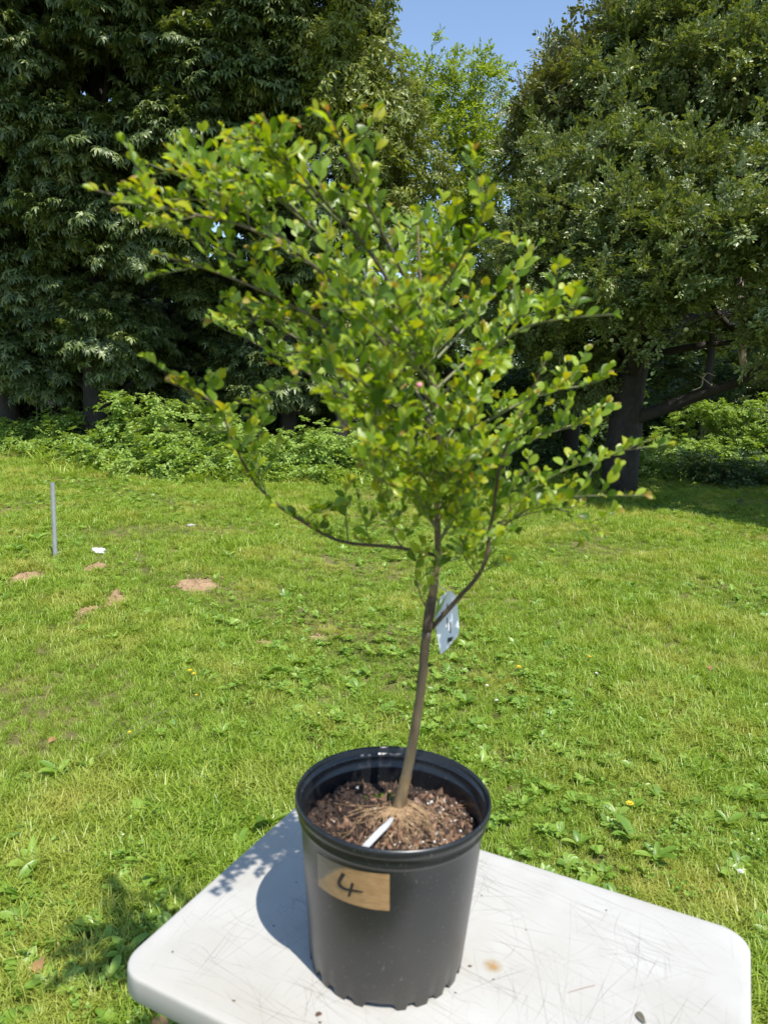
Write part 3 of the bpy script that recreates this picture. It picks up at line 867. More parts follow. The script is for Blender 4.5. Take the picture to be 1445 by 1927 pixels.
# small pale apples
AP = [(1193, 563), (938 + 250, 600), (1150, 640), (1255, 395), (1300, 210), (1118, 320), (1068, 375), (1350, 480), (1290, 620), (1195, 640), (1060, 520), (1380, 150), (1375, 395), (1410, 300)]
uv_s = MB()
def uvsphere(r, n=8, m=6, sq=.92):
    V = [(0, 0, r * sq)]; Fc = []
    for i in range(1, m):
        for k in range(n):
            a = 2 * PI * k / n; b = PI * i / m
            V.append((r * math.sin(b) * math.cos(a), r * math.sin(b) * math.sin(a), r * sq * math.cos(b)))
    V.append((0, 0, -r * sq)); e = len(V) - 1
    Fc += [(0, 1 + k, 1 + (k + 1) % n) for k in range(n)] + [(e, e - n + (k + 1) % n, e - n + k) for k in range(n)]
    for i in range(m - 2):
        for k in range(n):
            a = 1 + i * n + k; b = 1 + i * n + (k + 1) % n
            Fc.append((a, a + n, b + n, b))
    return V, Fc
M['applefruit'] = solid('unripe_apple', [(.3, (.28, .33, .08)), (.7, (.50, .42, .20))], 20, .4)
ame = mesh('apple', *uvsphere(.035, 10, 8), M['applefruit'], True)
for i, (px, py) in enumerate(AP):
    o = obj('apple', ame, at_, world=False)
    near = min(troot_lobes, key=lambda l: np.linalg.norm(l[0] - at(px, py, l[0][1])))
    p = at(px, py, near[0][1] - near[1][1] * .95 - .1)
    o.location = Vector(p) - at_.location

# far trees beyond the clearing
for i, (x, y, s) in enumerate([(-30, 62, 1.2), (-22, 56, 1.0), (-14, 60, 1.15), (-7, 64, 1.1), (0, 58, 1.0), (6, 62, 1.15), (13, 60, 1.1), (20, 57, 1.05), (27, 60, 1.2), (35, 62, 1.2), (43, 60, 1.1)]):
    tree('far_tree', (x, y, 0), [(x, y, 0), (x + .3, y, 4 * s), (x, y, 9 * s)], [.4, .3, .1],
         [((x, y, 7.2 * s), (3.6 * s, 3, 2.6 * s), 20), ((x + 1.5, y - 1, 3.8 * s), (3.4 * s, 3, 2.2 * s), 18), ((x - 2, y, 2 * s), (3 * s, 2.5, 1.6 * s), 12)],
         FART, 'distant mid-green tree across the clearing, ' + ['far left behind the wood', 'second from the left behind the wood', 'behind the thick maple trunk', 'behind the close pair of thin trunks', 'left of the bright clearing', 'filling the view at the end of the bright clearing', 'behind the airy green tree', 'behind the apple trunk', 'behind the broken pale limb', 'beyond the right edge', 'farthest to the right'][i], M['bark'], 100 + i, 1.2, 1.0, 14, group='distant trees across the clearing', limbs=False)


# ------------------------------------------------------------------ shrubs
def shrub(px, py_base, Y, wpx, hpx, src, label, seed, k=14, scale=1.0, per=22, name='bramble_shrub', dx=0):
    x, y = at(px, py_base, Y)[:2]
    w = wpx * Y / F / 2; h = hpx * Y / F
    root = empty(name, (x, y, 0), label=label, cat='shrub')
    lobes = [((x, y, h * .45), (w, .55, h * .52), k), ((x, y - .25, h * .2), (w, .6, h * .22), int(k * .8)), ((x, y - .55, .10), (w * 1.05, .35, .08), int(k * .6))]
    P, R, C = spray_cloud(lobes, .20, per, .8, .55, seed)
    P[:, 2] = np.maximum(P[:, 2], .03)
    mb = MB()
    r = np.random.default_rng(seed)
    for c in C:
        c = np.array(c); s = np.array([x + (c[0] - x) * .4, y + r.normal(0, .1), 0])
        mb.tube(catmull([s, (s + c) / 2 + r.normal(0, .08, 3), c], 3), np.linspace(.008, .003, 7), 4, cap=False)
    obj('stems', mb.mesh('stems', M['twig'], True), root)
    scatter('foliage', src, P, R, scale * (.7 + .6 * r.random(len(P))), root, kind='stuff')
    return root


shrub(-40, 850, 17.2, 150, 75, BRAM, 'low bright green bramble at the left edge of the frame', 201, 14)
shrub(45, 860, 17.0, 120, 70, BRAM, 'low bright bramble behind the dry brown stalks', 202, 12)
shrub(140, 860, 16.6, 150, 95, BRAM, 'bright bramble between the tall pink-tipped weed and the highest bramble', 203, 17)
shrub(285, 880, 15.2, 190, 150, BRAM, 'highest bramble mound, arching shoots on its top, left of the potted tree', 204, 26)
shrub(210, 875, 15.3, 120, 70, BRAM, 'low bramble skirt in front of the highest mound', 205, 12)
shrub(395, 892, 14.5, 170, 120, BRAM, 'round bright bramble under the lowest left twig of the potted tree', 206, 20)
shrub(330, 895, 14.3, 130, 60, BRAM, 'low clump at the front edge of the lawn below the highest bramble', 207, 10)
shrub(480, 900, 14.3, 150, 85, BRAM, 'bright bramble crossed by the long bare low branch of the potted tree', 208, 16)
shrub(575, 905, 14.4, 150, 100, BRAM, 'dense rounded mid-green shrub right of the long bare branch', 209, 20, .9)
shrub(690, 908, 14.9, 140, 75, BRAM, 'low shrub directly behind the lower crown of the potted tree, left part', 210, 14, .9)
shrub(790, 905, 15.6, 150, 60, BRAM, 'low shrub behind the stem of the potted tree', 211, 12, .9)
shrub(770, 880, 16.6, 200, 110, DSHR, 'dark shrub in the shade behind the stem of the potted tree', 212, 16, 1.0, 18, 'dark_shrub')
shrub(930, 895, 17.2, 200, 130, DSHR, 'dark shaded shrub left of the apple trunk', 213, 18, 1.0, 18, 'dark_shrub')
shrub(430, 800, 16.8, 90, 130, MAPLE, 'young maple sapling with drooping leaves above the brambles', 214, 6, .7, 8, 'maple_sapling')
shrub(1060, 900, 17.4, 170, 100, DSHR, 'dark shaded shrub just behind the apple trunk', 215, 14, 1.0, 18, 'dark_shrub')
shrub(1330, 870, 22.5, 190, 125, BRAM, 'sunlit round bramble under the low limb of the apple tree', 216, 26)
shrub(1455, 880, 22.0, 170, 140, BRAM, 'tall sunlit bramble at the right edge of the frame', 217, 24)
shrub(1250, 905, 17.8, 120, 70, BRAM, 'half-shaded low bramble beside the apple trunk', 218, 10)
shrub(1400, 915, 16.8, 220, 50, DSHR, 'low dark ground shrub in the shade at the right edge', 219, 14, 1.0, 16, 'dark_shrub')


for i, (px, Y, w_, h_, l_) in enumerate([(-60, 19.6, 260, 240, 'dark undergrowth deep in the wood at the left edge'), (110, 20.4, 240, 250, 'dark undergrowth deep in the wood behind the tall pink-tipped weeds'),
        (290, 19.8, 240, 230, 'dark undergrowth behind the highest bramble mound'), (440, 20.6, 220, 240, 'dark undergrowth behind the young maple sapling'), (560, 19.2, 170, 190, 'dark undergrowth left of the bright clearing'),
        (880, 20.5, 240, 210, 'dark undergrowth right of the bright clearing'), (1060, 21.0, 260, 230, 'dark undergrowth left of the apple trunk, deep in the shade'), (1230, 27, 260, 190, 'dark undergrowth right of the apple trunk, deep in the shade'), (1480, 27, 300, 240, 'dark undergrowth behind the broken pale limb')]):
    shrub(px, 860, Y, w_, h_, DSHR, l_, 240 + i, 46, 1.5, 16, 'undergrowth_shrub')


def tall_weed(px, py0, py1, Y, label, seed):
    r = np.random.default_rng(seed)
    base = at(px, py0, Y); base[2] = 0; top = at(px, py1, Y)
    root = empty('tall_weed', tuple(base), label=label, cat='weed')
    mb = MB(); pts = catmull([base, (base + top) / 2 + [.03, 0, 0], top], 5); mb.tube(pts, np.linspace(.012, .005, len(pts)), 5)
    obj('stem', mb.mesh('stem', M['twig'], True), root)
    X = []
    for i in range(22):
        t = .25 + .7 * i / 22; p = base + (top - base) * t; a = i * 2.4
        d = nrm(np.array([math.cos(a), math.sin(a), .25])); X.append((basis(d, np.array([0, 0, 1.])) * (.17 * (1.15 - t)), p))
    obj('leaves', merged('leaves', leaf_fine(.4, .08, .25), [M['bramble']], X), root, kind='stuff')
    X = [(basis(nrm(r.normal(size=3) + [0, 0, 1]), r.normal(size=3)) * .03, top + r.normal(0, .03, 3)) for i in range(30)]
    obj('flower_head', merged('flower_head', leaf_simple(.5), [M['pinkf']], X), root, kind='stuff')
M['pinkf'] = solid('faded_pink_petal', [(0, (.42, .24, .26)), (1, (.55, .38, .38))], rough=.7)
tall_weed(68, 850, 742, 16.6, 'tall leafy weed with a faded pink flower head, left one', 1)
tall_weed(96, 850, 758, 16.7, 'tall leafy weed with a faded pink flower head, right and shorter one', 2)
# dry stalks
c = onz(78, 862, 0)
root = empty('dry_stalks', tuple(c), label='heap of dry brown stalks at the foot of the brambles', cat='dead plant')
mb = MB()
for i in range(90):
    a = rng.random() * 6.28; l = .15 + .3 * rng.random(); p = c + np.array([rng.normal(0, .25), rng.normal(0, .25), .02])
    q = p + np.array([math.cos(a) * l, math.sin(a) * l, .02 + .22 * rng.random()])
    mb.tube([p, (p + q) / 2 + rng.normal(0, .02, 3), q], [.005, .004, .002], 3, cap=False)
M['straw'] = solid('dry_stalk', [(0, (.25, .15, .08)), (1, (.42, .28, .16))], rough=.8)
obj('stalks', mb.mesh('stalks', M['straw']), root, kind='stuff')

n = 1700
x = -12.5 + 17.5 * rng.random(n); y = np.array([lawn_edge(a) for a in x]) + rng.normal(.05, .28, n)
scatter('edge_growth', BRAM, np.c_[x, y, .02 + .06 * rng.random(n)], np.c_[rng.normal(0, .4, n), .2 + rng.normal(0, .4, n), rng.random(n) * 6.28], .35 + .5 * rng.random(n), kind='stuff')
n = 900
x = -12.5 + 17.5 * rng.random(n); y = np.array([lawn_edge(a) for a in x]) + rng.normal(-.2, .35, n)
scatter('long_edge_grass', GR, np.c_[x, y, np.zeros(n)], np.c_[rng.normal(0, .2, n), rng.normal(0, .2, n), rng.random(n) * 6.28], 2.2 + 2.5 * rng.random(n), kind='stuff')

# ------------------------------------------------------------------ post
pb, pt_ = onz(105, 1053, 0), at(99.5, 908, 6.97)
root = empty('metal_post', tuple(pb), label='thin upright galvanised steel post standing in the lawn', cat='post')
V = []; Fc = []; n = 20; ax_ = nrm(pt_ - pb)
prof = [(.0205, -.15), (.0205, 1.0), (.0175, 1.0), (.0175, .9)]
Lp = np.linalg.norm(pt_ - pb); Bp = basis(ax_, np.array([1., 0, 0]))
for (r, t) in prof:
    for k in range(n):
        a = 2 * PI * k / n
        V.append(pb + ax_ * Lp * t + (Bp[:, 1] * math.cos(a) + Bp[:, 2] * math.sin(a)) * r)
for i in range(3):
    for k in range(n): Fc.append((i * n + k, i * n + (k + 1) % n, (i + 1) * n + (k + 1) % n, (i + 1) * n + k))
Fc.append([3 * n + k for k in range(n)])
obj('pipe', mesh('pipe', V, Fc, M['steel'], False), root)


def rock(px, py, wpx, name, label, mat, seed, flat=.5, cat='stone'):
    r = np.random.default_rng(seed); c = onz(px, py, 0); s = wpx / 2 * c[1] / F
    V, Fc = uvsphere(1, 12, 8)
    V = np.array(V); ph = r.random(9) * 6
    k = 1 + .18 * np.sin(3 * V[:, 0] + ph[0]) * np.sin(2.5 * V[:, 1] + ph[1]) + .12 * np.sin(5 * V[:, 2] + 4 * V[:, 0] + ph[2]) + .05 * r.normal(size=len(V))
    V = V * k[:, None] * [s, s * .75, s * flat]
    o = obj(name, mesh(name, V, Fc, mat, False), label=label, cat=cat); o.location = (c[0], c[1], ground_h(c[0], c[1]) + s * flat * .5)
    return o
rock(185, 1044, 32, 'stone', 'pale grey-white stone lying on the grass right of the metal post', M['litter'], 1)
rock(94, 1069, 26, 'stone', 'cream flat stone in front of the metal post foot', M['stone'], 2, .3)
rock(113, 1048, 14, 'stone', 'small cream stone against the right side of the post', M['stone'], 3, .8)
rock(73, 1052, 20, 'stone', 'small half-buried cream stone left of the post', M['stone'], 4, .4)
rock(130, 858, 40, 'stone', 'grey stone half hidden at the foot of the brambles', M['stone'], 5, .4)
rock(118, 1059, 10, 'stone', 'tiny cream pebble at the foot of the post', M['stone'], 6, .5)
o = rock(360, 990, 17, 'litter_scrap', 'thin white scrap lying on the lawn beyond the molehills', M['strip'], 7, .2, 'litter')

# ------------------------------------------------------------------ lawn plants that can be told apart
def weed_plant(px, py, size, n, label, seed, uppy=.5, w=.38, name='lawn_weed_plant', mat=None):
    global rng
    c = onz(px, py, 0.03); c[2] = ground_h(c[0], c[1])
    root = empty(name, tuple(c), label=label, cat='weed')
    r = np.random.default_rng(seed)
    for i in range(n):
        a = 2 * PI * i / n + r.normal(0, .4); d = nrm(np.array([math.cos(a), math.sin(a), uppy + r.normal(0, .2)]))
        s = size * (1 + .2 * r.normal())
        V, Fc = leaf_fine(w * (1 + .15 * r.normal()), .10, .25 + .1 * r.random())
        V = np.asarray(V) @ (basis(d, np.array([0, 0, 1.]) + r.normal(0, .15, 3)) * s).T + [0, 0, .012]
        me = mesh('leaf', V, Fc, mat or M['weed'], True)
        obj('leaf', me, root, world=False)
    return root
for i, a in enumerate([
    (272, 1535, .13, 4, 'broad dock leaf standing upright in the grass left of the table'),
    (110, 1450, .12, 5, 'broad-leaved weed near the left edge, above the table corner'),
    (62, 1620, .13, 6, 'broad-leaved weed at the left edge, level with the pot rim'),
    (30, 1660, .12, 6, 'jagged weed rosette lowest at the left edge'),
    (170, 1440, .08, 5, 'small weed below the first brown leaf'),
    (235, 1790, .10, 3, 'broad dark leaf pressed against the left table corner'),
    (300, 1650, .10, 4, 'weed beside the left table edge, half way along it'),
    (510, 1545, .13, 3, 'upright broad leaf against the back table edge left of the pot'),
    (420, 1375, .09, 5, 'small weed left of the pot beneath the fine grass stalks'),
    (1190, 1575, .12, 7, 'darkest weed clump right of the pot'),
    (1235, 1610, .11, 6, 'weed clump just right of the darkest one'),
    (1090, 1585, .10, 4, 'upright weed behind the right table edge'),
    (1370, 1545, .10, 6, 'small clump of bright weeds at the right edge'),
    (1400, 1340, .10, 6, 'leafy weed at the right edge under the shaded lawn'),
    (1290, 1320, .10, 5, 'pale reclining weed leaf right of the hanging tag'),
    (1000, 1300, .09, 6, 'weed rosette right of the hanging tag'),
    (950, 1240, .10, 6, 'dark weed rosette nearest the hanging tag'),
    (350, 1245, .10, 6, 'weed with buttercups around it, above the left grass stalks'),
    (215, 1200, .09, 5, 'weed below the flat tan earth patches'),
    (690, 1000, .10, 6, 'weed behind the lowest bare branch'),
    (430, 1045, .11, 9, 'wide patch of weeds behind the largest molehill'),
    (30, 1040, .16, 9, 'large lush weed at the left edge behind the post'),
    (70, 1020, .15, 9, 'lush weed right behind the metal post')]):
    weed_plant(a[0], a[1], a[2] * .72, a[3], a[4], 300 + i, uppy=1.1)


def flower(px, py, label, mat, name, cat='flower', size=.012, hgt=.06, petals=8):
    c = onz(px, py, hgt); c[2] = 0
    root = empty(name, tuple(c), label=label, cat=cat)
    mb = MB(); mb.tube([(0, 0, 0), (.003, 0, hgt)], [.0012, .001], 5); obj('stem', mb.mesh('stem', M['twig']), root, world=False)
    X = []
    for ring in range(2):
        for i in range(petals):
            a = 2 * PI * i / petals + ring * .4
            d = nrm(np.array([math.cos(a), math.sin(a), .25 + .5 * ring])); X.append((basis(d, np.array([0, 0, 1.])) * size * (1 - .2 * ring), np.array([0.003, 0, hgt])))
    obj('petals', merged('petals', leaf_simple(.6), [mat], X), root, world=False)
flower(357, 1262, 'yellow buttercup left of the tree stem, upper one', M['yellow'], 'buttercup', petals=5, size=.018)
flower(364, 1268, 'yellow buttercup just right of and below the upper one', M['yellow'], 'buttercup', petals=5, size=.016)
flower(369, 1308, 'small yellow buttercup under the pair on the left', M['yellow'], 'buttercup', petals=5, size=.012)
flower(243, 1378, 'single yellow flower low in the grass on the left', M['yellow'], 'buttercup', petals=5, size=.012)
flower(975, 1255, 'orange-yellow dandelion right of the hanging tag', M['yellow'], 'dandelion', petals=12, size=.018)
flower(1108, 1236, 'small yellow dandelion in the middle of the right lawn', M['yellow'], 'dandelion', petals=12, size=.015)
flower(1183, 1512, 'yellow dandelion nearest the table on the right', M['yellow'], 'dandelion', petals=12, size=.018)
flower(1391, 1640, 'white clover head just above the right table corner', M['white_petal'], 'clover_flower', petals=12, size=.013)
flower(1121, 1267, 'white clover head in the middle of the right lawn', M['white_petal'], 'clover_flower', petals=12, size=.013)
flower(933, 1318, 'white clover head close right of the stem', M['white_petal'], 'clover_flower', petals=12, size=.012)
flower(37, 1010, 'white clover head left of the metal post', M['white_petal'], 'clover_flower', petals=12, size=.016)
flower(915, 1290, 'white clover head below the hanging tag', M['white_petal'], 'clover_flower', petals=12, size=.012)


def dead_leaf(px, py, size, label, seed, z=.035, mat=None):
    c = onz(px, py, z); r = np.random.default_rng(seed)
    V, Fc = leaf_fine(.7, .25, .35)
    d = nrm(np.array([r.normal(), r.normal(), .2])); V = np.asarray(V) @ (basis(d, np.array([.3 * r.normal(), .3 * r.normal(), 1.])) * size).T
    o = obj('fallen_leaf', mesh('fallen_leaf', V, Fc, mat or M['deadleaf'], True), label=label, cat='leaf'); o.location = tuple(c)
dead_leaf(92, 1398, .05, 'curled orange-brown leaf in the grass at the far left', 1)
dead_leaf(75, 1806, .06, 'large brown leaf in the grass left of the table corner', 2)
dead_leaf(292, 1915, .06, 'brown leaf in the shade under the table edge', 3)
dead_leaf(375, 1474, .035, 'small tan leaf in the grass left of the pot', 4)
dead_leaf(336, 1182, .03, 'tiny red-brown leaf below the largest molehill', 5)
dead_leaf(600, 1405, .03, 'small tan leaf just left of the pot rim', 6)
dead_leaf(1337, 1262, .05, 'pinkish brown leaf on the right lawn', 7)
dead_leaf(1188, 1182, .03, 'pale brown leaf half way up the right lawn', 8)
dead_leaf(1235, 1198, .025, 'tiny red petal-like leaf right of the pale brown one', 9)
dead_leaf(8, 950, .05, 'reddish leaf on the lawn edge behind the post', 10)

# fine tall grass stalks on the left
c = onz(250, 1420, 0)
root = empty('grass_tuft', tuple(c), label='tuft of long pale grass stalks leaning right in the left lawn', cat='grass')
for q in [((170, 1440), (330, 1330)), ((200, 1420), (350, 1345)), ((175, 1400), (310, 1300)), ((250, 1390), (345, 1335))]:
    a, b = onz(*q[0], .02), onz(*q[1], .12)
    mb = MB(); mb.tube(catmull([a, (a + b) / 2 + [0, 0, .05], b], 5), np.linspace(.0016, .0008, 11), 4)
    obj('stalk', mb.mesh('stalk', M['twig'], True), root)

# ------------------------------------------------------------------ table
TZ = .74
A2, B2, C2 = np.array([-.1586, 1.7053]), np.array([.7381, 1.2778]), np.array([-.4403, 1.1315])
eu = nrm(B2 - A2); ev0 = C2 - A2; ev = np.array([-eu[1], eu[0]]); ev = ev if ev @ ev0 > 0 else -ev
LU, LV = np.linalg.norm(B2 - A2) + .001, .639
root = empty('folding_table', (float(A2[0] + eu[0] * LU / 2 + ev[0] * LV / 2), float(A2[1] + eu[1] * LU / 2 + ev[1] * LV / 2), 0), label='white plastic folding table with scratched, worn top', cat='table')
def outline(inset, rad, n=8):
    P = []
    for (cu, cv, a0) in ((LU - rad, LV - rad, 0), (rad, LV - rad, 90), (rad, rad, 180), (LU - rad, rad, 270)):
        for i in range(n + 1):
            a = math.radians(a0 + 90 * i / n); r = rad - inset
            P.append((cu + r * math.cos(a), cv + r * math.sin(a)))
    return P
RAD = .055
prof = [(.02, 0.0), (.006, 0.0), (.0025, -.0012), (.0006, -.004), (0, -.009), (0, -.043), (.003, -.048), (.008, -.048), (.008, -.02)]
V = []; Fc = []
for (ins, dz) in prof:
    for (u, v) in outline(ins, RAD):
        q = A2 + eu * u + ev * v; V.append((q[0], q[1], TZ + dz))
n = len(outline(0, RAD))
for i in range(len(prof) - 1):
    for k in range(n): Fc.append((i * n + k, i * n + (k + 1) % n, (i + 1) * n + (k + 1) % n, (i + 1) * n + k))
Fc.append([k for k in range(n)]); Fc.append([(len(prof) - 1) * n + k for k in range(n)])
Fc = [tuple(f)[::-1] for f in Fc]
tt = mesh('tabletop', V, Fc, M['table'], True)
top_o = obj('tabletop', tt, root)
try:
    import bmesh
    bm = bmesh.new(); bm.from_mesh(tt); bmesh.ops.recalc_face_normals(bm, faces=bm.faces); bm.to_mesh(tt); bm.free()
except Exception: pass
def UVp(u, v, z=TZ): q = A2 + eu * u + ev * v; return np.array([q[0], q[1], z])
# legs: two folding U frames
for u0 in (.14, LU - .14):
    for v0 in (.07, LV - .07):
        mb = MB(); mb.tube([UVp(u0, v0, TZ - .03), UVp(u0, v0, .006)], [.0125, .0125], 12)
        leg = obj('leg', mb.mesh('leg', M['strapmat'], True), root)
        mb = MB(); mb.tube([UVp(u0, v0, .03), UVp(u0, v0, -.002)], [.015, .016], 12)
        obj('rubber_foot', mb.mesh('rubber_foot', M['black'], True), leg)
    mb = MB(); mb.tube([UVp(u0, .07, .35), UVp(u0, LV - .07, .35)], [.009, .009], 8)
    obj('crossbar', mb.mesh('crossbar', M['strapmat'], True), root)
# scratches: thin lines of dirt in the surface
sr = np.random.default_rng(5)
mb = MB()
def scratch(p, q, w, mi, bow=0.):
    d = nrm(q - p); s = np.array([-d[1], d[0], 0]); m_ = (p + q) / 2 + s * bow
    pts = catmull([p, m_, q], 5); n = len(pts); V = []
    for i, x in enumerate(pts):
        k = w * (.25 + .75 * math.sin(PI * (i + .3) / (n - .4)))
        V += [x - s * k, x + s * k]
    mb.add(V, [(2 * i, 2 * i + 1, 2 * i + 3, 2 * i + 2) for i in range(n - 1)], mi)
for i in range(800):
    u, v = sr.random() * LU, sr.random() * LV
    fam = sr.random()
    ang = (sr.normal(.15, .15) if fam < .4 else sr.normal(1.55, .35) if fam < .75 else sr.random() * PI)
    l = .03 + .34 * sr.random() ** 1.3
    a = np.array([u - math.cos(ang) * l / 2, v - math.sin(ang) * l / 2]); b = np.array([u + math.cos(ang) * l / 2, v + math.sin(ang) * l / 2])
    if min(a.min(), b.min()) < .012 or max(a[0], b[0]) > LU - .012 or max(a[1], b[1]) > LV - .012: continue
    if (u < .05 or u > LU - .05) and (v < .05 or v > LV - .05): continue
    scratch(UVp(*a, TZ + .0004), UVp(*b, TZ + .0004), .00030 + .00030 * sr.random() ** 2, 0 if sr.random() < .8 else 1, sr.normal(0, .006))
so = obj('scratches', mb.mesh('scratches', [M['scratch'], M['scratch_red']]), top_o, world=False, kind='stuff')
so.location = (0, 0, 0)
# ochre stain
V = [(0, 0, 0)] + [(.021 * (1 + .1 * math.sin(3 * a)) * math.cos(a), .021 * (1 + .1 * math.sin(2 * a + 1)) * math.sin(a), 0) for a in np.linspace(0, 2 * PI, 25)[:-1]]
o = obj('stain', mesh('stain', V, [(0, 1 + k, 1 + (k + 1) % 24) for k in range(24)], M['stain']), top_o, world=False, label='small ochre stain')
c = onz(927, 1817, TZ + .0008); o.location = Vector(c)

# ------------------------------------------------------------------ nursery pot
PC = np.array([.0367, 1.199]); RT, HT, RB = .171, .309, .1377
pot = empty('nursery_pot', (PC[0], PC[1], TZ), label='black plastic nursery pot with brown tape label, on the white table', cat='plant pot')
def body_r(z): return RB + (.1605 - RB) * (z / .272)
n = 180
def skirt(a):
    """height of the moulded feet / notches round the bottom edge"""
    d = math.degrees(a) % 360; f = (d % 15) / 15
    z = 0.0
    if f < .45: z = .009 * min(1, min(f, .45 - f) / .06)
    dd = abs((d - 266 + 180) % 360 - 180)
    if dd < 11.5: z = max(z, .011 * min(1, (11.5 - dd) / 2.5)) if dd > 0 else .011
    if 11.5 <= dd < 17: z = 0
    return z
outer = [(None, 'skirt'), (body_r(.02), .02), (body_r(.06), .06), (body_r(.12), .12), (body_r(.18), .18), (body_r(.24), .24), (.1602, .266), (.1612, .270), (.1650, .2735), (.1655, .276), (.1648, .279), (.1640, .283), (.1650, .289)]
rim = [(.1650, .289), (.1680, .2905), (.1705, .294), (.1712, .300), (.1708, .305), (.1690, .3085), (.1665, .3085), (.1648, .305), (.1640, .299), (.1625, .296), (.1600, .295), (.1592, .290), (.1588, .277), (.1560, .2745), (.1552, .270)]
inner = [(.1552, .270), (.1545, .250), (.1540, .20), (.134, .014)]
def lathe(prof, name, mat):
    V = []; Fc = []
    for (r, z) in prof:
        for k in range(n):
            a = 2 * PI * k / n
            if z == 'skirt': zz = skirt(a) + .0002; rr = body_r(0) - (.002 if zz > .004 else 0)
            else: rr, zz = r, z
            V.append((rr * math.cos(a), rr * math.sin(a), zz))
    for i in range(len(prof) - 1):
        for k in range(n): Fc.append((i * n + k, i * n + (k + 1) % n, (i + 1) * n + (k + 1) % n, (i + 1) * n + k))
    return mesh(name, V, Fc, mat, True)
obj('body', lathe(outer, 'body', M['pot']), pot, world=False)
obj('rim', lathe(rim, 'rim', M['pot']), pot, world=False)
obj('inner_wall', lathe(inner, 'inner_wall', M['pot']), pot, world=False)
V = [(0, 0, .013)] + [(.1345 * math.cos(2 * PI * k / 60), .1345 * math.sin(2 * PI * k / 60), .013) for k in range(60)]
obj('pot_floor', mesh('pot_floor', V, [(0, 1 + k, 1 + (k + 1) % 60) for k in range(60)], M['pot']), pot, world=False)


def pot_hit(px, py, off=.0005):
    d = fw + rt * (px - W / 2) / F - up * (py - H / 2) / F
    o = np.array([0, 0, CAMZ]) - np.array([PC[0], PC[1], TZ])
    k = (.1605 - RB) / .272
    lo, hi = .6, 1.6
    f = lambda t: math.hypot(*(o + d * t)[:2]) - (RB + k * (o + d * t)[2] + off)
    ts = np.linspace(.6, 1.4, 400); prev = f(ts[0])
    for i in range(1, 400):
        cur = f(ts[i])
        if prev > 0 and cur <= 0:
            a, b = ts[i - 1], ts[i]
            for _ in range(30):
                m_ = (a + b) / 2
                if f(m_) > 0: a = m_
                else: b = m_
            return o + d * a
        prev = cur
    return o + d * 1.0


# tape: a bent sheet lying on the cone, corners measured on the pot
tl, tr, br, bl = pot_hit(597, 1603), pot_hit(733, 1645), pot_hit(733, 1714), pot_hit(599, 1666)
def cone(p):  # -> angle, z
    return math.atan2(p[1], p[0]), p[2]
cs = [cone(p) for p in (tl, tr, br, bl)]
def surf(a, z, off):
    r = RB + (.1605 - RB) / .272 * z + off
    return (r * math.cos(a), r * math.sin(a), z)
def sheet(u, v, off):
    a = (cs[0][0] * (1 - u) + cs[1][0] * u) * (1 - v) + (cs[3][0] * (1 - u) + cs[2][0] * u) * v
    z = (cs[0][1] * (1 - u) + cs[1][1] * u) * (1 - v) + (cs[3][1] * (1 - u) + cs[2][1] * u) * v
    return surf(a, z, off)
nu, nv = 28, 12; V = []
tr_ = np.random.default_rng(3)
for j in range(nv + 1):
    for i in range(nu + 1):
        u, v = i / nu, j / nv
        cre = .0004 * math.exp(-((v - .12 - .45 * u) / .03) ** 2) + .00035 * math.exp(-((v - .62 + .25 * u - .3) / .03) ** 2) * (u > .4)
        V.append(sheet(u, v, .0006 + cre + .00012 * tr_.random()))
Fc = [(j * (nu + 1) + i, (j + 1) * (nu + 1) + i, (j + 1) * (nu + 1) + i + 1, j * (nu + 1) + i + 1) for j in range(nv) for i in range(nu)]
me = mesh('tape_label', V, Fc, M['tape'], True)
uvl = me.uv_layers.new(name='UVMap')
for p_ in me.polygons:
    for li in p_.loop_indices:
        vi = me.loops[li].vertex_index; uvl.data[li].uv = ((vi % (nu + 1)) / nu, 1 - (vi // (nu + 1)) / nv)
tape = obj('tape_label', me, pot, world=False, label='brown packing tape with a handwritten 4')
# marker strokes of the 4
def stroke(pts, w):
    P3 = []
    px = catmull([(x, y, 0) for x, y in pts], 5)
    d = np.gradient(px, axis=0); V = []; n = len(px)
    for i in range(n):
        t = nrm(d[i]); s = np.array([-t[1], t[0]]); k = w[0] + (w[1] - w[0]) * i / (n - 1)
        for sg in (-1, 1): V.append(pot_hit(px[i][0] + s[0] * sg * k / 2, px[i][1] + s[1] * sg * k / 2, .0016))
    mb.add(V, [(2 * i, 2 * i + 1, 2 * i + 3, 2 * i + 2) for i in range(n - 1)])
mb = MB()
stroke([(646.5, 1644), (641, 1653), (638, 1661), (641, 1668), (649, 1673), (661, 1675.5), (672, 1677), (683, 1679)], (8, 2.5))
stroke([(663.5, 1662), (660, 1675), (656.5, 1687)], (5.5, 5))
obj('handwritten_four', mb.mesh('handwritten_four', M['black']), tape, world=False)

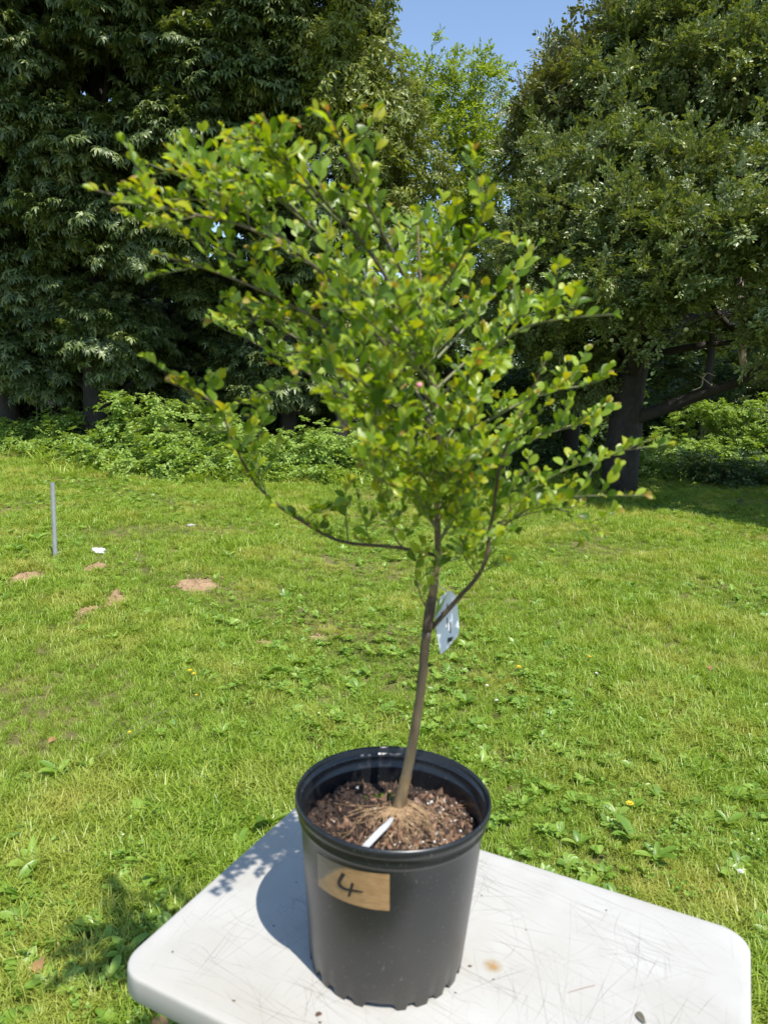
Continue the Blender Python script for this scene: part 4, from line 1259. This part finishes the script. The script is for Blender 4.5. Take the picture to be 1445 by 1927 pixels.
# soil
sr = np.random.default_rng(9)
base_t = onz(746, 1530, TZ + .262)[:2] - PC
def soil_z(x, y):
    d = math.hypot(x - base_t[0], y - base_t[1])
    return .243 + .020 * math.exp(-(d / .06) ** 2) + .006 * math.sin(23 * x + 1) * math.cos(19 * y) + .004 * math.sin(61 * x + 3 * y) * math.sin(57 * y)
V = [(0, 0, soil_z(0, 0))]; nr, na = 34, 110
for i in range(1, nr + 1):
    for k in range(na):
        a = 2 * PI * k / na; r = .1535 * i / nr
        x, y = r * math.cos(a), r * math.sin(a); V.append((x, y, soil_z(x, y) + .0035 * sr.normal()))
Fc = [(0, 1 + k, 1 + (k + 1) % na) for k in range(na)]
for i in range(nr - 1):
    for k in range(na):
        a = 1 + i * na + k; b = 1 + i * na + (k + 1) % na; Fc.append((a, a + na, b + na, b))
soil = obj('soil', mesh('soil', V, Fc, M['soil'], False), pot, world=False)
OCT = np.array([(1, 0, 0), (-1, 0, 0), (0, 1, 0), (0, -1, 0), (0, 0, .8), (0, 0, -.8)])
OF = [(0, 2, 4), (2, 1, 4), (1, 3, 4), (3, 0, 4), (2, 0, 5), (1, 2, 5), (3, 1, 5), (0, 3, 5)]
def bits(name, mat, n, smin, smax, bias, el=1.0):
    mb = MB()
    for i in range(n):
        for _ in range(50):
            a = sr.random() * 6.283; r = .148 * math.sqrt(sr.random()); x, y = r * math.cos(a), r * math.sin(a)
            if sr.random() < bias(x, y): break
        s = smin + (smax - smin) * sr.random() ** 2
        B = np.array(Euler(sr.random(3) * 6.28).to_matrix()) * s
        V = (OCT * (1 + .25 * sr.normal(size=(6, 1))) * [el, 1, .55 if el > 1 else 1]) @ B.T + [x, y, soil_z(x, y) + s * .3 + .001]
        mb.add(list(V), OF)
    obj(name, mb.mesh(name, mat), soil, world=False, kind='stuff')
front = lambda x, y: .06 + .94 * (1 / (1 + math.exp(-(x * 30 - y * 28))))  # pale bits thinned at back left, standing in for crown shade there
bits('perlite', M['perlite'], 330, .0008, .0042, front)
bits('bark_chips', M['bark_chip'], 800, .0015, .007, lambda x, y: .12 + .88 * front(x, y), 2.2)
M['woodfibre'] = solid('wood_fibre', [(.3, (.17, .11, .06)), (.7, (.44, .31, .19))], 90, .85)
bits('wood_fibres', M['woodfibre'], 520, .0010, .0042, lambda x, y: front(x, y) ** 1.6 * (math.hypot(x, y) < .138), 3.0)
M['darkcrumb'] = solid('dark_crumb', [(.3, (.012, .008, .006)), (.7, (.05, .03, .02))], 60, .7)
bits('soil_crumbs', M['darkcrumb'], 1600, .0015, .005, lambda x, y: 1)
# surface roots radiating from the stem
mb = MB()
for i in range(130):
    a = sr.normal(-1.0, 1.2) if i < 100 else sr.random() * 6.28; l = .02 + .075 * sr.random(); x0 = base_t + np.array([math.cos(a), math.sin(a)]) * (.006 + .035 * sr.random() * (i > 40))
    if i > 110: a += sr.normal(0, 1.2)
    P = []
    for t in (0, .33, .66, 1):
        q = x0 + np.array([math.cos(a), math.sin(a)]) * l * t; a += sr.normal(0, .35)
        if np.linalg.norm(q) > .148: q = q / np.linalg.norm(q) * .148
        P.append((q[0], q[1], soil_z(*q) + .0045 + .003 * sr.random() - .003 * (t == 1)))
    mb.tube(catmull(P, 2), np.linspace(.0019 if i < 45 else .0009, .0005, 7), 4, cap=False)
obj('surface_roots', mb.mesh('surface_roots', M['root'], True), soil, world=False, kind='stuff')
o = obj('moss_tuft', merged('moss_tuft', leaf_simple(.7), [M['weed']], [(basis(nrm(sr.normal(size=3) + [0, 0, 1.2]), sr.normal(size=3)) * .010, np.array([*(onz(722 + sr.normal(0, 10), 1500 + sr.normal(0, 5), TZ + .255)[:2] - PC), .254])) for i in range(26)]), soil, world=False, kind='stuff')

# ------------------------------------------------------------------ the potted tree
HY = 1.17
base = onz(746, 1530, TZ + .262)
hero = empty('young_tree', tuple(base), label='young slender tree with small glossy green leaves, growing in the black pot', cat='tree')
def hp(px, py, dy=0): return at(px, py, base[1] + dy)
TR = [(746, 1532), (756, 1494), (766, 1450), (776, 1400), (786, 1340), (793, 1285), (799, 1225), (806, 1165), (812, 1130), (819, 1085), (824, 1040), (822, 960), (821, 890), (826, 812), (816, 730), (801, 650), (793, 560), (788, 480), (786, 425)]
TRD = [0, .005, .01, .013, .015, .018, .02, .02, .02, .022, .025, .03, .03, .03, .035, .04, .045, .05, .055]
tp = np.array([hp(x, y, d) for (x, y), d in zip(TR, TRD)])
tps = catmull(tp, 5)
Rt = np.interp(np.arange(len(tps)) / 5, [0, .4, 1, 2, 4, 6, 7, 8, 9, 12, 15, 18], [.0145, .0118, .0105, .0094, .0080, .0080, .0088, .0080, .0066, .0048, .0030, .0014])
ka = 6 * 5 + 3; kb = 8 * 5 + 1
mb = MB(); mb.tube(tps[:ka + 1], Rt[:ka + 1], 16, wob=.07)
mb.M = [0 if f[0] < 16 * 9 else 1 for f in mb.F]  # base keeps the lit bark tone, the middle has canopy shade painted in
trunk = obj('trunk', mb.mesh('trunk', [M['stem'], M['stem_mid_shade']], True), hero)
mb = MB(); mb.tube(tps[ka:kb + 1], Rt[ka:kb + 1] * 1.04, 16, wob=.05)
obj('graft', mb.mesh('graft', M['stem_dark'], True), trunk, label='dark swollen joint where the lowest branches leave')
mb = MB(); mb.tube(tps[kb:], Rt[kb:], 12, wob=.03)
obj('upper_stem', mb.mesh('upper_stem', M['stem'], True), trunk)

BR = [
    ([(820, 1045), (745, 1030), (640, 1018), (560, 975), (490, 920), (455, 865), (432, 815), (405, 760), (325, 722)], -.06, .0034, .45),
    ([(655, 1020), (652, 980), (648, 940), (655, 905)], -.01, .0016, .1),
    ([(820, 880), (740, 790), (640, 740), (560, 690), (470, 640), (400, 590)], .12, .0034, .25),
    ([(818, 820), (720, 720), (620, 620), (520, 560), (400, 510), (300, 480)], -.10, .0034, .25),
    ([(812, 760), (700, 620), (590, 500), (470, 430), (350, 400), (180, 358)], -.16, .0036, .25),
    ([(805, 700), (700, 560), (600, 440), (520, 360), (450, 300), (420, 240)], .10, .0036, .25),
    ([(800, 650), (700, 480), (620, 390), (545, 305), (500, 225)], -.12, .0034, .25),
    ([(590, 500), (480, 400), (380, 350), (280, 308)], -.05, .0026, .1),
    ([(798, 600), (740, 480), (690, 380), (650, 285), (618, 210)], -.18, .0032, .35),
    ([(795, 560), (765, 480), (750, 425), (735, 390)], .10, .0024, .2),
    ([(792, 540), (830, 460), (862, 385)], -.08, .0024, .2),
    ([(798, 600), (860, 500), (900, 430), (918, 350)], -.15, .0028, .25),
    ([(808, 690), (890, 600), (960, 520), (1015, 458)], .12, .0028, .2),
    ([(815, 760), (900, 680), (980, 620), (1060, 600), (1150, 592)], -.14, .0030, .25),
    ([(812, 740), (920, 640), (1000, 575), (1090, 532)], .18, .0028, .3),
    ([(822, 850), (920, 790), (1020, 740), (1100, 725), (1142, 705)], .05, .0030, .25),
    ([(826, 930), (920, 880), (1010, 820), (1090, 795), (1130, 765)], .12, .0030, .3),
    ([(912, 1060), (960, 960), (1050, 890), (1140, 860), (1225, 826)], -.04, .0026, .3),
    ([(925, 1005), (1000, 955), (1080, 935), (1210, 932)], -.10, .0024, .2),
    ([(935, 985), (1030, 958), (1090, 972), (1135, 1005)], -.04, .0020, .25),
    ([(890, 1085), (930, 1065), (955, 1052)], -.06, .0014, .2),
    ([(806, 1150), (790, 1118), (782, 1070), (795, 1022)], -.03, .0016, .3),
    ([(826, 1000), (780, 930), (710, 890), (668, 850)], .12, .0024, .25),
    ([(826, 960), (870, 900), (885, 820), (905, 760)], -.10, .0026, .2),
    ([(812, 1182), (860, 1128), (908, 1068), (925, 980), (945, 860), (990, 760), (1025, 680)], -.05, .0044, .35),
    ([(810, 700), (830, 620), (850, 540), (872, 470)], .12, .0026, .2),
    ([(815, 790), (760, 700), (700, 640), (640, 560), (600, 490)], .16, .0030, .25),
    ([(820, 860), (860, 800), (930, 720), (960, 650)], .14, .0026, .2),
    ([(810, 720), (730, 640), (690, 540), (670, 440), (695, 400)], -.05, .0030, .2),
    ([(826, 1020), (860, 960), (900, 935), (960, 920)], .08, .0024, .2),
    ([(815, 800), (700, 700), (600, 660), (500, 600), (430, 560)], .02, .0032, .25),
    ([(620, 620), (540, 600), (460, 600), (400, 605)], -.06, .0020, .1),
    ([(520, 560), (440, 480), (360, 450), (290, 415)], -.08, .0020, .1),
    ([(640, 740), (560, 720), (500, 740), (450, 760)], .04, .0018, .2),
    ([(820, 900), (770, 860), (720, 820), (690, 790)], -.08, .0020, .2),
    ([(822, 940), (790, 890), (735, 850), (690, 830)], -.21, .0024, .25),
    ([(818, 840), (770, 780), (700, 730), (650, 700)], -.22, .0026, .25),
    ([(812, 770), (800, 680), (760, 600), (740, 540)], -.20, .0026, .25),
    ([(822, 870), (860, 800), (880, 720), (900, 660)], -.20, .0026, .25),
    ([(826, 980), (850, 940), (870, 900), (860, 860)], -.18, .0020, .25),
    ([(806, 720), (760, 660), (700, 610), (620, 540)], -.22, .0026, .25),
    ([(818, 850), (780, 800), (760, 740), (750, 690)], .20, .0024, .25),
    ([(822, 900), (880, 860), (940, 830), (980, 800)], .20, .0024, .25),
    ([(822, 965), (770, 930), (710, 900), (665, 855)], -.20, .0022, .3),
    ([(820, 905), (760, 870), (690, 820), (640, 800)], -.20, .0022, .25),
    ([(818, 860), (740, 830), (670, 760), (600, 740)], -.19, .0024, .25),
    ([(815, 800), (720, 760), (640, 690), (560, 660)], -.19, .0026, .25),
    ([(600, 440), (480, 345), (400, 345), (325, 320)], -.12, .0022, .2),
    ([(640, 420), (565, 345), (510, 285), (470, 245)], -.15, .0022, .2),
    ([(470, 430), (400, 380), (300, 375), (235, 352)], -.12, .0020, .2),
    ([(560, 480), (500, 420), (430, 350), (430, 290)], .04, .0020, .2),
    ([(490, 920), (480, 860), (490, 800), (480, 760)], -.04, .0016, .1),
    ([(432, 815), (400, 800), (360, 740), (345, 715)], -.06, .0014, .1),
    ([(570, 980), (600, 960), (610, 975)], -.05, .0012, .1),
    ([(700, 1026), (690, 990), (720, 960)], -.03, .0012, .1),
    ([(760, 1035), (740, 1000), (760, 950), (745, 910)], .03, .0018, .1),
    ([(828, 1060), (870, 1045), (900, 1000), (960, 985)], .06, .0018, .2),
    ([(895, 1080), (870, 1040), (880, 1000)], -.05, .0014, .2),
    ([(824, 1020), (850, 985), (865, 945), (885, 900)], -.14, .0020, .25),
    ([(824, 1000), (800, 965), (785, 930), (765, 895)], -.14, .0020, .25),
    ([(822, 960), (830, 920), (850, 880), (852, 835)], -.17, .0022, .25),
    ([(822, 920), (860, 890), (900, 870), (930, 830)], -.16, .0022, .25),
    ([(808, 700), (820, 620), (810, 540), (830, 490)], .18, .0024, .25),
]
hr = np.random.default_rng(21)
fine = [leaf_fine(.60, .09, .08), leaf_fine(.66, .16, .22, .5), leaf_fine(.50, .08, .04, 1.0), leaf_fine(.62, .2, .32)]
leaves = []   # (B, o, template, mat)
def put_leaf(p, d, nn, s, young):
    t = hr.integers(0, 4); u = hr.random()
    mt = 0
    if young > .75 and u < .55: mt = 1
    elif young > .99 and u < .7: mt = 2
    elif u < .10: mt = 1
    leaves.append((basis(d, nn) * s, p, t, mt))
def leafy(pts, t0, spacing, s0, tipboost=True):
    seg = np.linalg.norm(np.diff(pts, axis=0), axis=1); Ln = seg.sum(); cum = np.r_[0, np.cumsum(seg)]
    x = t0 * Ln; side = 1
    while x < Ln:
        j = min(np.searchsorted(cum, x) - 1, len(pts) - 2); j = max(j, 0)
        p = pts[j] + (pts[j + 1] - pts[j]) * ((x - cum[j]) / seg[j]); d = nrm(pts[j + 1] - pts[j]); t = x / Ln
        sd = np.cross(d, [0, 0, 1.]); sd = nrm(sd) if np.linalg.norm(sd) > .2 else nrm(np.array([1, -.5, 0.]))
        ld = nrm(d * (.45 + .5 * t) + sd * side * .8 + np.array([0, 0, .55]) + hr.normal(0, .25, 3))
        nn = nrm(np.array([0.18, -.55, .75]) - d * .35 + hr.normal(0, .38, 3))
        s = s0 * (.6 + .65 * hr.random()) * (1 - .35 * max(0, t - .8) / .2)
        put_leaf(p + ld * .0015, ld, nn, s, t)
        side = -side; x += spacing * (.6 + .8 * hr.random())
    d = nrm(pts[-1] - pts[-2])
    for i in range(3):
        put_leaf(pts[-1], nrm(d + hr.normal(0, .35, 3)), nrm(np.array([0, -.5, .8]) + hr.normal(0, .4, 3)), s0 * (.45 + .3 * hr.random()), 1.0)
ntw = 0
for bi, (path, dy, r0, t0) in enumerate(BR):
    n = len(path)
    # start depth follows the trunk, end depth dy
    P = []
    for i, (x, y) in enumerate(path):
        t = i / (n - 1); P.append(hp(x, y, .025 * (1 - t) + 1.45 * dy * (t ** .8) + (hr.normal(0, .008) if 0 < i < n - 1 else 0)))
    pts = catmull(P, 5)
    mb = MB(); mb.tube(pts, np.linspace(r0, r0 * .28, len(pts)), 8, wob=.05)
    br = obj('branch', mb.mesh('branch', M['stem_dark'] if bi in (24, 0) else (M['twig_brown'] if r0 > .003 else M['twig']), True), hero)
    leafy(pts, .28 if bi == 0 else t0 + .1, .012, .0225)
    seg = np.linalg.norm(np.diff(pts, axis=0), axis=1); Ln = seg.sum(); cum = np.r_[0, np.cumsum(seg)]
    if bi in (1, 20): continue
    x = t0 * Ln; side = 1; mbt = MB()
    sparse = bi in (0, 33)
    while x < Ln * .94:
        j = max(0, min(np.searchsorted(cum, x) - 1, len(pts) - 2)); p = pts[j]; d = nrm(pts[min(j + 1, len(pts) - 1)] - pts[j])
        sd = nrm(np.cross(d, nrm(hr.normal(size=3))))
        td = nrm(d * .55 + sd * .75 + np.array([0, 0, .45]))
        l = (.04 + .075 * hr.random()) * (1.1 - .5 * x / Ln) * (.75 if sparse else 1)
        q = [p]; dd = td
        for k in range(4):
            dd = nrm(dd + hr.normal(0, .12, 3) + [0, 0, .05]); q.append(q[-1] + dd * l / 4)
        q = np.array(q); mbt.tube(q, np.linspace(r0 * .33 + .0002, .0005, 5), 5)
        leafy(q, .12, .0088, .0216)
        x += (.036 if sparse else .034 if path[0][1] > 890 else .034 if (path[-1][0] > 690 and path[-1][1] < 540) else .0245) * (.6 + .8 * hr.random()); side = -side; ntw += 1
    if mbt.V: obj('twigs', mbt.mesh('twigs', M['twig'], True), br)
    del br
print('hero leaves', len(leaves), 'twigs', ntw)
HM = [M['hero'], M['hero_young'], M['hero_red']]
# nearest leaves as separate parts
camp = np.array([0, 0, CAMZ])
order = sorted(range(len(leaves)), key=lambda i: np.linalg.norm(leaves[i][1] - camp) - (3.0 * np.linalg.norm(leaves[i][0][:, 0])))
sel = set(order[:300])
lm = {}
for t in range(4):
    for k in range(3): lm[(t, k)] = mesh('leaf', fine[t][0], fine[t][1], HM[k], True)
hb = Vector(base)
for i in order[:300]:
    B, o_, t, k = leaves[i]
    o = bpy.data.objects.new('leaf', lm[(t, k)]); COL.objects.link(o); o.parent = hero
    Mx = Matrix(((*B[0], o_[0] - base[0]), (*B[1], o_[1] - base[1]), (*B[2], o_[2] - base[2]), (0, 0, 0, 1)))
    o.matrix_local = Mx
V = []; Fc = []; MI = []; TI = []
for i, (B, o_, t, k) in enumerate(leaves):
    if i in sel: continue
    b = len(V); V.extend(list(np.asarray(fine[t][0]) @ B.T + o_)); Fc.extend([tuple(j + b for j in f) for f in fine[t][1]]); MI += [k] * len(fine[t][1]); TI += [hr.random()] * len(fine[t][0])
me = mesh('foliage', V, Fc, HM, True, MI); add_tint(me, TI)
obj('foliage', me, hero, kind='stuff')

# single pink bud and small pale ties on the stem
M['pinkbud'] = solid('pink_bud', [(0, (.75, .22, .30)), (1, (.85, .35, .42))], rough=.5)
V, Fc = uvsphere(.0045, 8, 6); c = hp(789, 725, -.16)
obj('flower_bud', mesh('flower_bud', np.array(V) + c, Fc, M['pinkbud'], True), hero, label='single tiny pink bud')
V, Fc = uvsphere(.0042, 8, 6, 1.5); c = hp(811, 1075, -.006)
tie = obj('tag_tie', mesh('tag_tie', np.array(V) + c, Fc, M['strip'], True), label='small white knot of the plant tag tie on the stem', cat='tie')

# hanging plant tag
g = [[(824, 1128), (845, 1112), (857, 1120)], [(819, 1160), (840, 1140), (861, 1150)], [(822, 1195), (842, 1185), (863, 1190)], [(829, 1231), (840, 1222), (853, 1206)]]
dz = [[.015, .018, .03], [.012, .02, .035], [.012, .02, .035], [.015, .02, .03]]
gp = np.array([[hp(x, y, .02 + d) for (x, y), d in zip(r1, r2)] for r1, r2 in zip(g, dz)])
def subdiv(gp, n):
    a = np.array([catmull(r_, n) for r_ in gp]); return np.array([catmull(a[:, i], n) for i in range(a.shape[1])]).transpose(1, 0, 2)
gs = subdiv(gp, 4); nr_, nc_ = gs.shape[:2]
nrmv = nrm(np.cross(gp[0, 2] - gp[0, 0], gp[3, 0] - gp[0, 0]))
if nrmv[1] > 0: nrmv = -nrmv
V = [gs[i, j] + nrmv * s for s in (.0002, -.0002) for i in range(nr_) for j in range(nc_)]
n0 = nr_ * nc_; Fc = []
for s in (0, 1):
    for i in range(nr_ - 1):
        for j in range(nc_ - 1):
            q = (s * n0 + i * nc_ + j, s * n0 + i * nc_ + j + 1, s * n0 + (i + 1) * nc_ + j + 1, s * n0 + (i + 1) * nc_ + j); Fc.append(q if s == 0 else q[::-1])
ptag = empty('plant_tag', tuple(gp[0, 1]), label='white plant tag hanging from the stem below the crown', cat='tag')
M['tagwhite'] = solid('tag_card', [(0, (.62, .66, .70)), (1, (.72, .76, .80))], 20, .35)
obj('card', mesh('card', V, Fc, M['tagwhite'], True), ptag)
def tagpt(u, v, off=.0006):
    x, y = u * (nc_ - 1), v * (nr_ - 1); i, j = min(int(y), nr_ - 2), min(int(x), nc_ - 2); a, b = x - j, y - i
    return gs[i, j] * (1 - a) * (1 - b) + gs[i, j + 1] * a * (1 - b) + gs[i + 1, j] * (1 - a) * b + gs[i + 1, j + 1] * a * b + nrmv * off
mb = MB()
for (u0, v0, u1, v1) in [(.52, .80, .80, .90), (.25, .38, .36, .43), (.48, .50, .52, .66), (.50, .30, .55, .36), (.6, .55, .66, .72)]:  # one print block; the other dark marks are painted crease shadows
    k = 4; V = [tagpt(u0 + (u1 - u0) * i / k, v) for v in (v0, v1) for i in range(k + 1)]
    mb.add(V, [(i, i + 1, i + k + 2, i + k + 1) for i in range(k)])
obj('print', mb.mesh('print', M['black']), ptag)
M['taggreen'] = solid('green_print', [(0, (.22, .36, .02)), (1, (.28, .42, .03))], rough=.4)
mb = MB(); V = [tagpt(0, 0), tagpt(.55, 0), tagpt(.38, .16), tagpt(.2, .30), tagpt(0, .34)]; mb.add(V, [(0, 1, 2), (0, 2, 3), (0, 3, 4)])
obj('green_corner', mb.mesh('green_corner', M['taggreen']), ptag)
mb = MB(); mb.tube(catmull([hp(811, 1078, .0), hp(822, 1100, .01), tagpt(.5, .02)], 4), [.0006] * 9, 4)
obj('string', mb.mesh('string', M['strip']), ptag)

# white label strip lying on the soil
q = [(741, 1531, .266), (731, 1548, .275), (712, 1567, .276), (690, 1590, .268), (668, 1612, .255)]
P = np.array([onz(x, y, TZ + z) for x, y, z in q]); pts = catmull(P, 5)
ws = np.interp(np.linspace(0, 1, len(pts)), [0, .2, .4, 1], [.002, .0042, .0062, .0062]); V = []
for i in range(len(pts)):
    d = nrm(pts[min(i + 1, len(pts) - 1)] - pts[max(i - 1, 0)]); s = nrm(np.cross(d, [0, 0, 1.]))
    for dzz in (0, -.0008):
        V += [pts[i] - s * ws[i] + [0, 0, dzz], pts[i] + s * ws[i] + [0, 0, dzz]]
Fc = []
for i in range(len(pts) - 1):
    a = 4 * i; b = a + 4
    Fc += [(a, a + 1, b + 1, b), (a + 3, a + 2, b + 2, b + 3), (a + 1, a + 3, b + 3, b + 1), (a + 2, a, b, b + 2)]
Fc += [(0, 2, 3, 1), (len(V) - 4, len(V) - 3, len(V) - 1, len(V) - 2)]
obj('plant_label_strip', mesh('plant_label_strip', V, Fc, M['strip']), label='white plastic label strip tied at the stem base, lying on the soil', cat='label')

# ------------------------------------------------------------------ crumbs on the table
def crumb(px, py, s, label, seed, mat, z0=TZ, name='soil_crumb', flat=.6):
    r = np.random.default_rng(seed); V, Fc = uvsphere(s, 8, 6); V = np.array(V) * (1 + .25 * r.normal(size=(len(V), 1))) * [1.3, .9, flat]
    o = obj(name, mesh(name, V, Fc, mat, False), label=label, cat='crumb'); c = onz(px, py, z0 + s * flat * .6); o.location = tuple(c)
M['crumb'] = solid('crumb_brown', [(.3, (.05, .025, .018)), (.7, (.14, .08, .05))], 200, .9)
crumb(600, 1908, .0042, 'reddish brown soil crumb at the front left of the pot', 1, M['crumb'])
crumb(602, 1924, .002, 'tiny dark speck below the reddish brown crumb', 2, M['crumb'])
crumb(440, 1883, .0018, 'small brown speck between the pot and the left table corner', 3, M['crumb'])
crumb(325, 1791, .0016, 'dark speck near the left table corner', 4, M['crumb'])
crumb(884, 1818, .0025, 'dark crumb just right of the pot near the ochre stain', 5, M['crumb'])
crumb(985, 1621, .0024, 'dark crumb on the back right table edge', 6, M['crumb'])
crumb(1140, 1713, .0018, 'dark speck in the middle of the right table half', 7, M['crumb'])
crumb(928, 1843, .0014, 'tiny speck below the ochre stain', 8, M['crumb'])
crumb(906, 1685, .0014, 'tiny dark speck right of the pot, level with the tape', 9, M['crumb'])
crumb(558, 1660, .0014, 'tiny dark speck in the pot shadow', 10, M['crumb'])
crumb(515, 1742, .0016, 'dark speck on the edge of the pot shadow', 11, M['crumb'])
crumb(989, 1750, .0013, 'elongated dark speck right of the pot', 12, M['crumb'])
crumb(857, 1868, .0014, 'tiny speck beside the pot base on the right', 13, M['crumb'])
V, Fc = leaf_fine(.38, .12, .15); a, b = onz(1197, 1903, TZ + .004), onz(1215, 1928, TZ + .004)
B = basis(a - b, np.array([-.3, -.3, 1.])) * np.linalg.norm(a - b) * 1.1
M['greyleaf'] = solid('dry_grey_leaf', [(.3, (.10, .09, .06)), (.7, (.20, .18, .13))], 90, .7)
o = obj('dry_leaf', mesh('dry_leaf', np.asarray(V) @ B.T, Fc, M['greyleaf'], True), label='narrow dry grey-brown leaf at the front of the table', cat='leaf'); o.location = tuple(b)
mb = MB(); a, b = onz(1068, 1868, TZ + .001), onz(1119, 1854, TZ + .001); mb.tube(catmull([a - b, (a - b) / 2 + [.001, .001, 0], (0, 0, 0)], 4), np.linspace(.0004, .0006, 9), 5)
M['needle'] = solid('brown_needle', [(0, (.25, .14, .10)), (1, (.32, .19, .14))], rough=.7)
o = obj('needle', mb.mesh('needle', M['needle'], True), label='thin reddish needle lying on the right half of the table', cat='needle'); o.location = tuple(b)
